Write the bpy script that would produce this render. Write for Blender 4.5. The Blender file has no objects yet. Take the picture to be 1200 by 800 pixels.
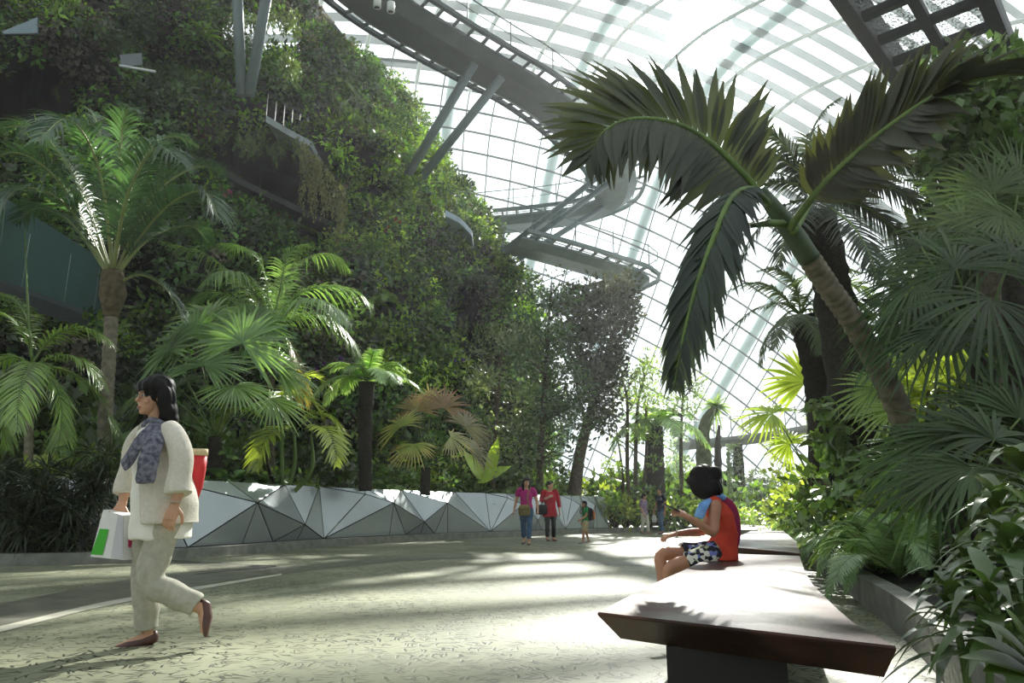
import bpy, bmesh, math, random
import numpy as np
from mathutils import Vector, Matrix

rnd = random.Random(7)
rng = np.random.default_rng(7)
SC = bpy.context.scene
COL = SC.collection
PI = math.pi

# ------------------------------------------------------------------ camera frame
F_PX, CAM_H, PITCH = 850.0, 0.78, math.atan(199 / 850)
CP, SP = math.cos(PITCH), math.sin(PITCH)
CAM = np.array([0, 0, CAM_H])

def ray(px, py):
    a, b = px - 600.0, 400.0 - py
    return np.array([a, F_PX * CP - b * SP, F_PX * SP + b * CP])

def P(px, py, Y):                      # the point seen at (px, py), Y metres ahead
    d = ray(px, py)
    return CAM + d * (Y / d[1])

def G(px, py, z=0.0):                  # the point seen at (px, py) at height z
    d = ray(px, py)
    return CAM + d * ((z - CAM_H) / d[2])

def proj(p):
    q = np.asarray(p, float) - CAM
    zc = q[..., 1] * CP + q[..., 2] * SP
    yc = -q[..., 1] * SP + q[..., 2] * CP
    zc = np.where(zc < 0.05, 0.05, zc)
    return 600 + F_PX * q[..., 0] / zc, 400 - F_PX * yc / zc

def nrm(v):
    v = np.asarray(v, float)
    return v / np.maximum(np.linalg.norm(v, axis=-1, keepdims=True), 1e-9)

def spline(pts, n):                    # catmull-rom through pts
    p = np.asarray(pts, float)
    if len(p) == 2:
        t = np.linspace(0, 1, n)[:, None]
        return p[0] * (1 - t) + p[1] * t
    q = np.vstack([2 * p[0] - p[1], p, 2 * p[-1] - p[-2]])
    m = len(p) - 1
    out = []
    for u in np.linspace(0, m, n):
        i = min(int(u), m - 1); t = u - i
        a, b, c, d = q[i], q[i + 1], q[i + 2], q[i + 3]
        out.append(.5 * ((2 * b) + (c - a) * t + (2 * a - 5 * b + 4 * c - d) * t * t + (3 * b - a - 3 * c + d) * t ** 3))
    return np.array(out)

# ------------------------------------------------------------------ mesh builder
class MB:
    def __init__(s):
        s.v, s.f, s.c, s.n = [], [], [], 0

    def add(s, v, faces, col=(1, 1, 1)):
        v = np.asarray(v, float).reshape(-1, 3)
        c = np.empty((len(v), 3)); c[:] = col
        s.v.append(v); s.c.append(c)
        for f in faces:
            f = np.asarray(f, int)
            if f.size: s.f.append(f.reshape(-1, f.shape[-1]) + s.n)
        s.n += len(v)
        return s

    def poly(s, pts, col=(1, 1, 1)):
        return s.add(pts, [np.arange(len(pts))[None]], col)

    def tube(s, pts, r, k=8, col=(1, 1, 1), cap=True, squash=None, up=None):
        p = np.asarray(pts, float); n = len(p)
        r = np.broadcast_to(np.asarray(r, float), (n,))
        t = nrm(np.gradient(p, axis=0))
        u = np.array(up if up is not None else ((0, 0, 1) if abs(t[0][2]) < .9 else (0, 1, 0)), float)
        V = np.zeros((n, k, 3)); a = np.arange(k) * 2 * PI / k
        if k == 4: a = a + PI / 4
        for i in range(n):
            x = nrm(np.cross(u, t[i])); y = np.cross(t[i], x)
            if up is None: u = y
            sx, sy = (1, 1) if squash is None else squash
            V[i] = p[i] + r[i] * (np.cos(a)[:, None] * x * sx + np.sin(a)[:, None] * y * sy)
        idx = np.arange(n * k).reshape(n, k)
        q = np.stack([idx[:-1], np.roll(idx[:-1], -1, 1), np.roll(idx[1:], -1, 1), idx[1:]], -1).reshape(-1, 4)
        fs = [q]
        if cap: fs += [idx[0][::-1][None], idx[-1][None]]
        return s.add(V.reshape(-1, 3), fs, col)

    def loft(s, rings, col=(1, 1, 1), cap=True):
        V = np.array(rings, float); n, k = V.shape[:2]
        idx = np.arange(n * k).reshape(n, k)
        q = np.stack([idx[:-1], np.roll(idx[:-1], -1, 1), np.roll(idx[1:], -1, 1), idx[1:]], -1).reshape(-1, 4)
        fs = [q]
        if cap: fs += [idx[0][::-1][None], idx[-1][None]]
        return s.add(V.reshape(-1, 3), fs, col)

    def box(s, c, size, rz=0, col=(1, 1, 1)):
        x, y, z = np.array(size) / 2
        v = np.array([[-x, -y, -z], [x, -y, -z], [x, y, -z], [-x, y, -z], [-x, -y, z], [x, -y, z], [x, y, z], [-x, y, z]])
        ca, sa = math.cos(rz), math.sin(rz)
        v = np.c_[v[:, 0] * ca - v[:, 1] * sa, v[:, 0] * sa + v[:, 1] * ca, v[:, 2]] + np.array(c)
        return s.add(v, [[[3, 2, 1, 0], [4, 5, 6, 7], [0, 1, 5, 4], [1, 2, 6, 5], [2, 3, 7, 6], [3, 0, 4, 7]]], col)

    def prism(s, poly_bot, poly_top, col=(1, 1, 1)):
        return s.loft([poly_bot, poly_top], col)

    def ball(s, c, r, col=(1, 1, 1), nu=12, nv=8, R=None):
        r = np.broadcast_to(np.asarray(r, float), (3,))
        rings = []
        for i in range(nv + 1):
            a = PI * i / nv; a = min(max(a, .06), PI - .06)
            b = np.arange(nu) * 2 * PI / nu
            q = np.c_[math.sin(a) * np.cos(b), math.sin(a) * np.sin(b), np.full(nu, -math.cos(a))] * r
            if R is not None: q = q @ np.asarray(R).T
            rings.append(q + np.array(c))
        return s.loft(rings, col)

    # a field of leaves: base B, direction D, face normal N, lengths, half-widths
    def leaves(s, B, D, N, L, W, ns=3, droop=0.0, fold=.25, prof=None, col=(1, 1, 1), tipcol=None, bend=None):
        B = np.asarray(B, float).reshape(-1, 3); n = len(B)
        D = nrm(np.broadcast_to(D, (n, 3))); N = np.broadcast_to(N, (n, 3))
        S = nrm(np.cross(D, N)); N = np.cross(S, D)
        L = np.broadcast_to(L, (n,))[:, None, None]; W = np.broadcast_to(W, (n,))[:, None, None]
        dr = np.broadcast_to(droop, (n,))[:, None, None]
        t = np.linspace(0, 1, ns + 1)
        w = np.array(prof) if prof is not None else np.maximum(np.sin(PI * np.clip(t, .06, 1) ** .75), .04)
        tt = t[None, :, None]; ww = w[None, :, None]
        p = B[:, None] + D[:, None] * L * tt + np.array([0, 0, -1.]) * dr * L * tt ** 2
        if bend is not None: p = p + bend[:, None] * L * tt ** 2
        a = p - S[:, None] * W * ww + N[:, None] * W * ww * fold
        b = p + S[:, None] * W * ww + N[:, None] * W * ww * fold
        V = np.stack([a, p, b], 2)               # n, ns+1, 3, 3
        idx = np.arange(n * (ns + 1) * 3).reshape(n, ns + 1, 3)
        q1 = np.stack([idx[:, :-1, 0], idx[:, :-1, 1], idx[:, 1:, 1], idx[:, 1:, 0]], -1).reshape(-1, 4)
        q2 = np.stack([idx[:, :-1, 1], idx[:, :-1, 2], idx[:, 1:, 2], idx[:, 1:, 1]], -1).reshape(-1, 4)
        c = np.broadcast_to(np.asarray(col, float), (n, 3))[:, None, None, :] * np.ones((1, ns + 1, 3, 1))
        if tipcol is not None:
            k = (tt[..., None] ** 2) * np.ones((n, 1, 1, 1))
            c = c * (1 - k) + np.asarray(tipcol) * k
        return s.add(V.reshape(-1, 3), [q1, q2], c.reshape(-1, 3))

    # small 2-triangle leaves
    def specks(s, B, D, N, L, W, col=(1, 1, 1), fold=.25):
        B = np.asarray(B, float).reshape(-1, 3); n = len(B)
        D = nrm(np.broadcast_to(D, (n, 3))); S = nrm(np.cross(D, np.broadcast_to(N, (n, 3)))); N = np.cross(S, D)
        L = np.broadcast_to(L, (n,))[:, None]; W = np.broadcast_to(W, (n,))[:, None]
        m = B + D * L * .45
        V = np.stack([B, m + S * W + N * W * fold, B + D * L, m - S * W + N * W * fold], 1)
        i = np.arange(n * 4).reshape(n, 4)
        c = np.broadcast_to(np.asarray(col, float), (n, 3))[:, None] * np.ones((1, 4, 1))
        return s.add(V.reshape(-1, 3), [np.r_[i[:, [0, 1, 2]], i[:, [0, 2, 3]]]], c.reshape(-1, 3))

    def mesh(s, name, offset=None, smooth=True):
        me = bpy.data.meshes.new(name)
        v = np.concatenate(s.v); c = np.concatenate(s.c)
        if offset is not None: v = v - np.asarray(offset, float)
        me.vertices.add(len(v)); me.vertices.foreach_set('co', v.astype(np.float32).ravel())
        tot = np.concatenate([np.full(len(f), f.shape[1]) for f in s.f])
        li = np.concatenate([f.ravel() for f in s.f])
        me.loops.add(len(li)); me.loops.foreach_set('vertex_index', li.astype(np.int32))
        me.polygons.add(len(tot))
        me.polygons.foreach_set('loop_start', np.r_[0, np.cumsum(tot)[:-1]].astype(np.int32))
        me.polygons.foreach_set('use_smooth', np.full(len(tot), bool(smooth)))
        at = me.color_attributes.new('Col', 'FLOAT_COLOR', 'POINT')
        at.data.foreach_set('color', np.c_[c, np.ones(len(c))].astype(np.float32).ravel())
        me.update(calc_edges=True)
        me.validate()
        return me

# ------------------------------------------------------------------ objects
def tag(o, label=None, cat=None, group=None, kind=None):
    if label: o['label'] = label
    if cat: o['category'] = cat
    if group: o['group'] = group
    if kind: o['kind'] = kind
    return o

def thing(name, label, cat, loc=(0, 0, 0), group=None, rz=0, kind=None):
    o = bpy.data.objects.new(name, None); COL.objects.link(o)
    o.empty_display_size = .2
    o.location = Vector(loc); o.rotation_euler[2] = rz
    return tag(o, label, cat, group, kind)

def top(o):
    while o.parent: o = o.parent
    return o

def part(name, mb, mat, parent=None, smooth=True, local=False, label=None):
    off = None
    if parent is not None and not local:
        off = np.zeros(3); q = parent
        while q: off += np.array(q.location); q = q.parent
    me = mb.mesh(name, off, smooth) if isinstance(mb, MB) else mb
    if not me.materials: me.materials.append(mat)
    o = bpy.data.objects.new(name, me); COL.objects.link(o)
    if parent is not None: o.parent = parent
    if label: o['label'] = label
    return o

def struct(name, mb, mat, smooth=False, parent=None):
    o = part(name, mb, mat, parent, smooth)
    if parent is None: o['kind'] = 'structure'
    return o

def dup(root, loc, rz=0, scale=1, label=None, group=None, rx=0, ry=0):
    r = root.copy(); COL.objects.link(r)
    r.location = Vector(loc); r.rotation_euler = (rx, ry, rz); r.scale = (scale,) * 3 if not hasattr(scale, '__len__') else scale
    if label: r['label'] = label
    if group: r['group'] = group
    for ch in list(root.children):
        c = ch.copy(); COL.objects.link(c); c.parent = r
        for g in ch.children:
            d = g.copy(); COL.objects.link(d); d.parent = c
    return r

# ------------------------------------------------------------------ materials
def newmat(name):
    m = bpy.data.materials.new(name); m.use_nodes = True
    nt = m.node_tree; nt.nodes.clear()
    out = nt.nodes.new('ShaderNodeOutputMaterial')
    def N(t, **kw):
        n = nt.nodes.new(t)
        for k, v in kw.items(): setattr(n, k, v)
        return n
    return m, nt, out, N

def lin(c):                             # sRGB 0-255 -> linear
    c = np.asarray(c, float) / 255
    return np.where(c <= .04045, c / 12.92, ((c + .055) / 1.055) ** 2.4)

def mat(name, rgb, rough=.6, metal=0, var=.15, scale=8, bump=0, bscale=40, spec=.5, attr=False, rgb2=None, emit=0):
    m, nt, out, N = newmat(name); L = nt.links.new
    b = N('ShaderNodeBsdfPrincipled'); b.inputs['Roughness'].default_value = rough; b.inputs['Metallic'].default_value = metal
    b.inputs['Specular IOR Level'].default_value = spec
    tc = N('ShaderNodeTexCoord'); no = N('ShaderNodeTexNoise'); no.inputs['Scale'].default_value = scale; no.inputs['Detail'].default_value = 5
    L(tc.outputs['Object'], no.inputs['Vector'])
    c = lin(rgb); c2 = lin(rgb2) if rgb2 is not None else c * (1 + var)
    c1 = c if rgb2 is not None else c * (1 - var)
    mx = N('ShaderNodeMix', data_type='RGBA')
    rp = N('ShaderNodeValToRGB'); rp.color_ramp.elements[0].position = .35; rp.color_ramp.elements[1].position = .65
    L(no.outputs['Fac'], rp.inputs['Fac'])
    L(rp.outputs['Color'], mx.inputs[0]); mx.inputs[6].default_value = (*c1, 1); mx.inputs[7].default_value = (*np.minimum(c2, 1), 1)
    src = mx.outputs[2]
    if attr:
        at = N('ShaderNodeAttribute'); at.attribute_name = 'Col'
        m2 = N('ShaderNodeMix', data_type='RGBA', blend_type='MULTIPLY'); m2.inputs[0].default_value = 1
        L(src, m2.inputs[6]); L(at.outputs['Color'], m2.inputs[7]); src = m2.outputs[2]
    L(src, b.inputs['Base Color'])
    if bump:
        nb = N('ShaderNodeTexNoise'); nb.inputs['Scale'].default_value = bscale; nb.inputs['Detail'].default_value = 4
        L(tc.outputs['Object'], nb.inputs['Vector'])
        bp = N('ShaderNodeBump'); bp.inputs['Strength'].default_value = bump; bp.inputs['Distance'].default_value = .02
        L(nb.outputs['Fac'], bp.inputs['Height']); L(bp.outputs[0], b.inputs['Normal'])
    L(b.outputs[0], out.inputs[0])
    return m

def leafmat(name, trans=.35, gloss=.12, rough=.35, tint=(1.25, 1.25, .55), gain=1.0):
    m, nt, out, N = newmat(name); L = nt.links.new
    at = N('ShaderNodeAttribute'); at.attribute_name = 'Col'
    tc = N('ShaderNodeTexCoord'); no = N('ShaderNodeTexNoise'); no.inputs['Scale'].default_value = 1.7; no.inputs['Detail'].default_value = 3
    L(tc.outputs['Object'], no.inputs['Vector'])
    mr = N('ShaderNodeMapRange'); mr.inputs[1].default_value = .3; mr.inputs[2].default_value = .7; mr.inputs[3].default_value = .7 * gain; mr.inputs[4].default_value = 1.3 * gain
    L(no.outputs['Fac'], mr.inputs[0])
    oi = N('ShaderNodeObjectInfo')
    mr2 = N('ShaderNodeMapRange'); mr2.inputs[3].default_value = .85; mr2.inputs[4].default_value = 1.15
    L(oi.outputs['Random'], mr2.inputs[0])
    mu = N('ShaderNodeMath', operation='MULTIPLY'); L(mr.outputs[0], mu.inputs[0]); L(mr2.outputs[0], mu.inputs[1])
    vm = N('ShaderNodeVectorMath', operation='SCALE'); L(at.outputs['Color'], vm.inputs[0]); L(mu.outputs[0], vm.inputs['Scale'])
    vt = N('ShaderNodeVectorMath', operation='MULTIPLY'); L(vm.outputs[0], vt.inputs[0]); vt.inputs[1].default_value = tint
    d = N('ShaderNodeBsdfDiffuse'); L(vm.outputs[0], d.inputs[0])
    t = N('ShaderNodeBsdfTranslucent'); L(vt.outputs[0], t.inputs[0])
    mx = N('ShaderNodeMixShader'); mx.inputs[0].default_value = trans; L(d.outputs[0], mx.inputs[1]); L(t.outputs[0], mx.inputs[2])
    g = N('ShaderNodeBsdfGlossy'); g.inputs['Roughness'].default_value = rough; g.inputs[0].default_value = (1, 1, 1, 1)
    fr = N('ShaderNodeLayerWeight'); fr.inputs[0].default_value = .25
    fm = N('ShaderNodeMath', operation='MULTIPLY_ADD'); L(fr.outputs['Facing'], fm.inputs[0]); fm.inputs[1].default_value = gloss * 1.2; fm.inputs[2].default_value = gloss * .35
    m3 = N('ShaderNodeMixShader'); L(fm.outputs[0], m3.inputs[0]); L(mx.outputs[0], m3.inputs[1]); L(g.outputs[0], m3.inputs[2])
    L(m3.outputs[0], out.inputs[0])
    return m

LEAF = leafmat('leaf', .44, .13, gain=1.95)
LEAF_WALL = leafmat('wall_leaf', .40, .10, gain=1.4)
LEAF_GLOSSY = leafmat('glossy_leaf', .32, .16, .3, gain=1.4)
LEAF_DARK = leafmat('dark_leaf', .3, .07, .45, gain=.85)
FLOWER = leafmat('flower', .3, .03, .6, (1, 1, 1))
BARK = mat('bark', (92, 84, 70), .9, var=.45, scale=14, bump=.6, bscale=30, attr=True)
BARK_DARK = mat('fibrous_dark_bark', (46, 42, 34), .95, var=.5, scale=20, bump=.9, bscale=60, attr=True)
BARK_GREY = mat('grey_palm_bark', (122, 116, 100), .85, var=.3, scale=10, bump=.4, bscale=30, attr=True)
STEM = mat('green_stem', (96, 122, 60), .6, var=.25, scale=5, attr=True)
STEEL = mat('grey_painted_steel', (112, 128, 130), .45, .1, var=.08, scale=3)
STEEL_DARK = mat('dark_painted_steel', (52, 60, 62), .55, .1, var=.12, scale=3)
STEEL_WHITE = mat('white_painted_steel', (222, 230, 228), .4, 0, var=.04, scale=2)
SOIL = mat('dark_soil', (30, 30, 22), .95, var=.4, scale=3, bump=.8, bscale=8)

def dirs(n, up=0.0, seed=None):         # random unit vectors biased upward
    g = rng if seed is None else np.random.default_rng(seed)
    v = g.normal(size=(n, 3)); v[:, 2] += up
    return nrm(v)

def greens(n, base, var=.3, yellow=.15):
    b = lin(base); k = rng.normal(1, var, (n, 1)).clip(.35, 2)
    c = b * k
    y = rng.random((n, 1)) * yellow
    c = c + y * np.array([.10, .09, 0.0])
    return c.clip(0.002, .9)
# ================================================================== camera, sky, sun
cd = bpy.data.cameras.new('camera'); cam = bpy.data.objects.new('camera', cd); COL.objects.link(cam)
cd.sensor_width = 36; cd.lens = 36 * F_PX / 1200; cd.clip_end = 500; cd.clip_start = .05
cam.location = (0, 0, CAM_H); cam.rotation_euler = (PI / 2 + PITCH, 0, 0)
SC.camera = cam

SUN = nrm(ray(820, 38))
sd = bpy.data.lights.new('sun', 'SUN'); sd.energy = 12.5; sd.angle = math.radians(.7); sd.color = (1, .965, .89)
so = bpy.data.objects.new('sun', sd); COL.objects.link(so)
so.rotation_euler = Vector(SUN).to_track_quat('Z', 'Y').to_euler()

w = bpy.data.worlds.new('sky'); SC.world = w; w.use_nodes = True
nt = w.node_tree; nt.nodes.clear(); L = nt.links.new
def WN(t, **k):
    n = nt.nodes.new(t)
    for a, b in k.items(): setattr(n, a, b)
    return n
tcw = WN('ShaderNodeTexCoord')
dt = WN('ShaderNodeVectorMath', operation='DOT_PRODUCT'); nv = WN('ShaderNodeVectorMath', operation='NORMALIZE')
L(tcw.outputs['Generated'], nv.inputs[0]); L(nv.outputs[0], dt.inputs[0]); dt.inputs[1].default_value = tuple(SUN)
def powglow(cosmin, power, gain):       # bright aureole of the hazy sky round the sun
    m = WN('ShaderNodeMapRange'); m.inputs[1].default_value = cosmin; m.inputs[2].default_value = 1
    L(dt.outputs['Value'], m.inputs[0])
    p_ = WN('ShaderNodeMath', operation='POWER'); L(m.outputs[0], p_.inputs[0]); p_.inputs[1].default_value = power
    g = WN('ShaderNodeMath', operation='MULTIPLY'); L(p_.outputs[0], g.inputs[0]); g.inputs[1].default_value = gain
    return g
g1 = powglow(math.cos(math.radians(2.4)), 2.0, 160)
g2 = powglow(math.cos(math.radians(14)), 3.0, 3.0)
g3 = powglow(-1.0, 1.4, .7)
s1 = WN('ShaderNodeMath', operation='ADD'); L(g1.outputs[0], s1.inputs[0]); L(g2.outputs[0], s1.inputs[1])
s2 = WN('ShaderNodeMath', operation='ADD'); L(s1.outputs[0], s2.inputs[0]); L(g3.outputs[0], s2.inputs[1])
s3 = WN('ShaderNodeMath', operation='ADD'); L(s2.outputs[0], s3.inputs[0]); s3.inputs[1].default_value = .85
bg = WN('ShaderNodeBackground'); bg.inputs[0].default_value = (.90, .965, 1, 1); L(s3.outputs[0], bg.inputs[1])
wo = WN('ShaderNodeOutputWorld'); L(bg.outputs[0], wo.inputs[0])

SC.view_settings.view_transform = 'Standard'
SC.view_settings.look = 'None'
SC.view_settings.exposure = 0.22
cy = SC.cycles
cy.max_bounces = 7; cy.diffuse_bounces = 3; cy.glossy_bounces = 3; cy.transmission_bounces = 4; cy.transparent_max_bounces = 12
cy.sample_clamp_indirect = 5; cy.caustics_reflective = False; cy.caustics_refractive = False
cy.use_denoising = True

# ================================================================== floor
def floor_mat():
    m, nt, out, N = newmat('polished_imprinted_concrete'); L = nt.links.new
    b = N('ShaderNodeBsdfPrincipled'); tc = N('ShaderNodeTexCoord')
    def noise(scale, det=4, rot=0, stretch=1, dist=0):
        mp = N('ShaderNodeMapping'); mp.inputs['Rotation'].default_value = (0, 0, rot); mp.inputs['Scale'].default_value = (1, stretch, 1)
        L(tc.outputs['Object'], mp.inputs[0])
        n = N('ShaderNodeTexNoise'); n.inputs['Scale'].default_value = scale; n.inputs['Detail'].default_value = det; n.inputs['Distortion'].default_value = dist
        L(mp.outputs[0], n.inputs['Vector']); return n.outputs['Fac']
    def ramp(f, a, b_):
        r = N('ShaderNodeMapRange'); r.inputs[1].default_value = a; r.inputs[2].default_value = b_; L(f, r.inputs[0]); return r.outputs[0]
    def math_(op, a, b_):
        n = N('ShaderNodeMath', operation=op)
        for i, q in enumerate((a, b_)):
            if isinstance(q, (int, float)): n.inputs[i].default_value = q
            else: L(q, n.inputs[i])
        return n.outputs[0]
    def mix(f, c1, c2):
        n = N('ShaderNodeMix', data_type='RGBA')
        if isinstance(f, (int, float)): n.inputs[0].default_value = f
        else: L(f, n.inputs[0])
        for i, q in ((6, c1), (7, c2)):
            if isinstance(q, tuple): n.inputs[i].default_value = q
            else: L(q, n.inputs[i])
        return n.outputs[2]
    # leaf-shaped imprints: short thin strokes in several directions
    st = None
    wob = N('ShaderNodeTexNoise'); wob.inputs['Scale'].default_value = 5; L(tc.outputs['Object'], wob.inputs[0])
    wv = N('ShaderNodeVectorMath', operation='MULTIPLY_ADD'); L(wob.outputs['Color'], wv.inputs[0]); wv.inputs[1].default_value = (.12, .12, 0); L(tc.outputs['Object'], wv.inputs[2])
    for rot, sx_, sy_, keep_ in ((.15, 5, 34, .7), (.8, 6, 40, .74), (1.5, 5.5, 36, .74), (2.2, 6, 42, .74), (2.8, 5, 38, .7)):
        m1 = N('ShaderNodeMapping'); m1.inputs['Rotation'].default_value = (0, 0, rot); L(wv.outputs[0], m1.inputs[0])
        m2 = N('ShaderNodeMapping'); m2.inputs['Scale'].default_value = (sx_, sy_, 1); L(m1.outputs[0], m2.inputs[0])
        vo = N('ShaderNodeTexVoronoi', voronoi_dimensions='2D'); vo.inputs['Scale'].default_value = 1; L(m2.outputs[0], vo.inputs['Vector'])
        sc3 = N('ShaderNodeSeparateColor'); L(vo.outputs['Color'], sc3.inputs[0])
        q = math_('MULTIPLY', ramp(vo.outputs['Distance'], .30, .2), math_('GREATER_THAN', sc3.outputs[0], keep_))
        st = q if st is None else math_('MAXIMUM', st, q)
    patch = ramp(noise(.55, 3), .38, .62)
    stroke = math_('MULTIPLY', st, ramp(noise(.8, 3), .25, .6))
    base = mix(patch, (*lin((110, 114, 95)), 1), (*lin((142, 144, 120)), 1))
    base = mix(math_('MULTIPLY', ramp(noise(26, 6), .35, .75), .35), base, (*lin((112, 116, 96)), 1))
    base = mix(stroke, base, (*lin((44, 45, 34)), 1))
    L(base, b.inputs['Base Color'])
    ro = math_('MULTIPLY_ADD', ramp(noise(.9, 4), .3, .7), .18)
    rr = N('ShaderNodeMapRange'); rr.inputs[3].default_value = .4; rr.inputs[4].default_value = .65; L(noise(.9, 4), rr.inputs[0])
    L(rr.outputs[0], b.inputs['Roughness'])
    bp = N('ShaderNodeBump'); bp.inputs['Strength'].default_value = .35; bp.inputs['Distance'].default_value = .004
    hh = math_('SUBTRACT', math_('MULTIPLY', noise(60, 3), .5), st)
    L(hh, bp.inputs['Height']); L(bp.outputs[0], b.inputs['Normal'])
    b.inputs['Specular IOR Level'].default_value = .2
    L(b.outputs[0], out.inputs[0]); return m
FLOOR = floor_mat()
fl = MB(); a = np.linspace(0, 2 * PI, 49)[:-1]
ring = np.c_[62 * np.cos(a), 62 * np.sin(a) + 5, np.zeros(48)]
fl.poly(ring)
struct('floor', fl, FLOOR)

def strip(px_a, px_b, z, n=60):         # ground band between two pixel-traced edge lines
    A = spline([G(x, y, 0) for x, y in px_a], n); B = spline([G(x, y, 0) for x, y in px_b], n)
    A[:, 2] = z; B[:, 2] = z
    v = np.stack([A, B], 1).reshape(-1, 3); i = np.arange(n - 1) * 2
    return MB().add(v, [np.stack([i, i + 1, i + 3, i + 2], 1)])
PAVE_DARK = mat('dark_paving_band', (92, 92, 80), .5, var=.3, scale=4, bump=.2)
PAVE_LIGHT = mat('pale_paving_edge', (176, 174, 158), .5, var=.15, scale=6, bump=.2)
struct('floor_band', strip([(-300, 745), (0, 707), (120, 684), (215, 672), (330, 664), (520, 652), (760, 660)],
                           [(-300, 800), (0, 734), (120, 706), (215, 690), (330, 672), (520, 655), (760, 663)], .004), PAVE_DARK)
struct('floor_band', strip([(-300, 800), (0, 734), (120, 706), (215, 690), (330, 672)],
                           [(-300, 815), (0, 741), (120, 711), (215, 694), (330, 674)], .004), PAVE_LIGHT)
# drain grating: fine parallel slots
gr = MB()
for i in range(9):
    k = i / 8
    p0, p1 = G(200 + 30 * k, 657 + 16 * k), G(325 - 12 * k, 663 + 2 * k + .5)
    d = nrm(np.cross(p1 - p0, (0, 0, 1))) * .035
    for q in (p0, p1): q[2] = .009
    gr.poly([p0 - d, p1 - d, p1 + d, p0 + d])
tag(part('drain_grating', gr, mat('black_drain_slots', (40, 42, 40), .7, .3)), 'dark slotted drain grating let into the floor by the left kerb', 'drain')

# ================================================================== kerbs and beds
KERB = mat('grey_stone_kerb', (122, 124, 116), .7, var=.22, scale=5, bump=.25, bscale=25)
kline = [(-420, 664), (-150, 664), (0, 663), (130, 660), (230, 654), (375, 641.5), (500, 633.5), (600, 629), (700, 624.5), (790, 622), (868, 620.5)]
KL = spline([G(x, y) for x, y in kline], 120); KL[:, 2] = 0
KT = nrm(np.gradient(KL, axis=0)); KN = np.c_[-KT[:, 1], KT[:, 0], np.zeros(len(KL))]   # points away from the path
KH = .17
def extrude_line(A, B, z0, z1):
    n = len(A); R = []
    for a_, b_ in zip(A, B):
        R.append([(a_[0], a_[1], z0), (b_[0], b_[1], z0), (b_[0], b_[1], z1), (a_[0], a_[1], z1)])
    return MB().loft(R)
struct('trim_1', extrude_line(KL, KL + KN * .5, -.02, KH), KERB)
lf = np.interp(np.arange(120), [0, 33, 47, 119], [1.35, 1.2, .38, .38])[:, None]
WL = KL + KN * lf                        # foot of the faceted wall
# soil bank behind the wall, rising to the green mountain
rows = []
for dist, z in ((.05, .5), (.5, .95), (2.5, 1.15), (6, 1.6), (11, 2.2), (16, 3)):
    q = WL + KN * dist; q[:, 2] = z; rows.append(q)
sm = MB(); V = np.array(rows); idx = np.arange(V.shape[0] * V.shape[1]).reshape(V.shape[:2])
sm.add(V.reshape(-1, 3), [np.stack([idx[:-1, :-1], idx[:-1, 1:], idx[1:, 1:], idx[1:, :-1]], -1).reshape(-1, 4)])
struct('ground_bank', sm, SOIL)
sm = extrude_line(KL[:60] + KN[:60] * .45, WL[:60], .0, KH - .03)
struct('ground_bed', sm, SOIL)

# ------------------------------------------------------------------ faceted metal planter wall
PANEL = mat('satin_aluminium_panel', (168, 176, 178), .36, .72, var=.05, scale=1.2, bump=.05, bscale=60)
SEAM = mat('black_panel_seam', (14, 15, 16), .8)
arc = np.r_[0, np.cumsum(np.linalg.norm(np.diff(WL, axis=0), axis=1))]
WTOP = 1.18
def wp(s, h, off=0.0):
    p = np.array([np.interp(s, arc, WL[:, k]) for k in range(3)]); n = nrm(np.array([np.interp(s, arc, KN[:, k]) for k in range(3)]))
    p = p - n * (off + .10 * (1 - h)) + n * .12 * h; p[2] = KH + WTOP * h
    return p
UV = {'T0': (0, 1, 0), 'T1': (.25, 1, 0), 'T2': (.47, 1, 0), 'T3': (.60, 1, 0), 'T4': (.80, 1, 0), 'T5': (1, 1, 0),
      'C': (.24, .88, .06), 'D': (.36, .70, .30), 'E': (.55, .28, .24), 'F': (.70, .72, .30),
      'B0': (0, 0, 0), 'b1': (.36, 0, .04), 'b2': (.46, 0, .04), 'b3': (.55, 0, .04), 'b4': (.64, 0, .04), 'b5': (.72, 0, .04), 'B1': (1, 0, 0)}
TRI = 'T0 C B0,T0 T1 C,C D B0,B0 D b1,D b2 b1,D E b2,E b3 b2,E b4 b3,T1 D C,T1 T2 D,D T2 E,T2 F E,T2 T3 F,E F b4,F b5 b4,F B1 b5,T3 T4 F,F T4 B1,T4 T5 B1'.split(',')
pw = thing('planter_wall', 'long faceted silver metal planter wall curving along the left of the path', 'wall', tuple(WL[60]))
back = MB()
def sx(px):                              # arc length where the wall foot is seen at column px
    x, _ = proj(WL); return float(np.interp(px, x[20:], arc[20:]))
un = sx(572) - sx(375)
UV1 = {'T0': (178, 1, 0), 'T2': (266, 1, 0), 'T3': (334, 1, 0), 'T5': (375, 1, 0), 'A': (283, .66, .32), 'E': (344, .28, .22), 'B0': (178, 0, 0),
       'b1': (212, 0, .03), 'b2': (276, 0, .03), 'b3': (313, 0, .03), 'b4': (341, 0, .03), 'B1': (375, 0, 0)}
TRI1 = 'T0 T2 A,T0 A b1,T0 b1 B0,A b2 b1,A b3 b2,A E b3,E b4 b3,E B1 b4,A T2 T3,A T3 E,T3 T5 E,T5 B1 E'.split(',')
units = [({k: wp(sx(x), h, o) for k, (x, h, o) in UV1.items()}, TRI1)]
s178 = sx(178)
for s0, s1 in ((s178 - 2 * un, s178 - un), (s178 - un, s178), (sx(375), sx(572)), (sx(572), sx(660)), (sx(660), sx(712))):
    units.append(({k: wp(s0 + u * (s1 - s0), h, o * min(1, (s1 - s0) / 5)) for k, (u, h, o) in UV.items()}, TRI))
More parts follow.
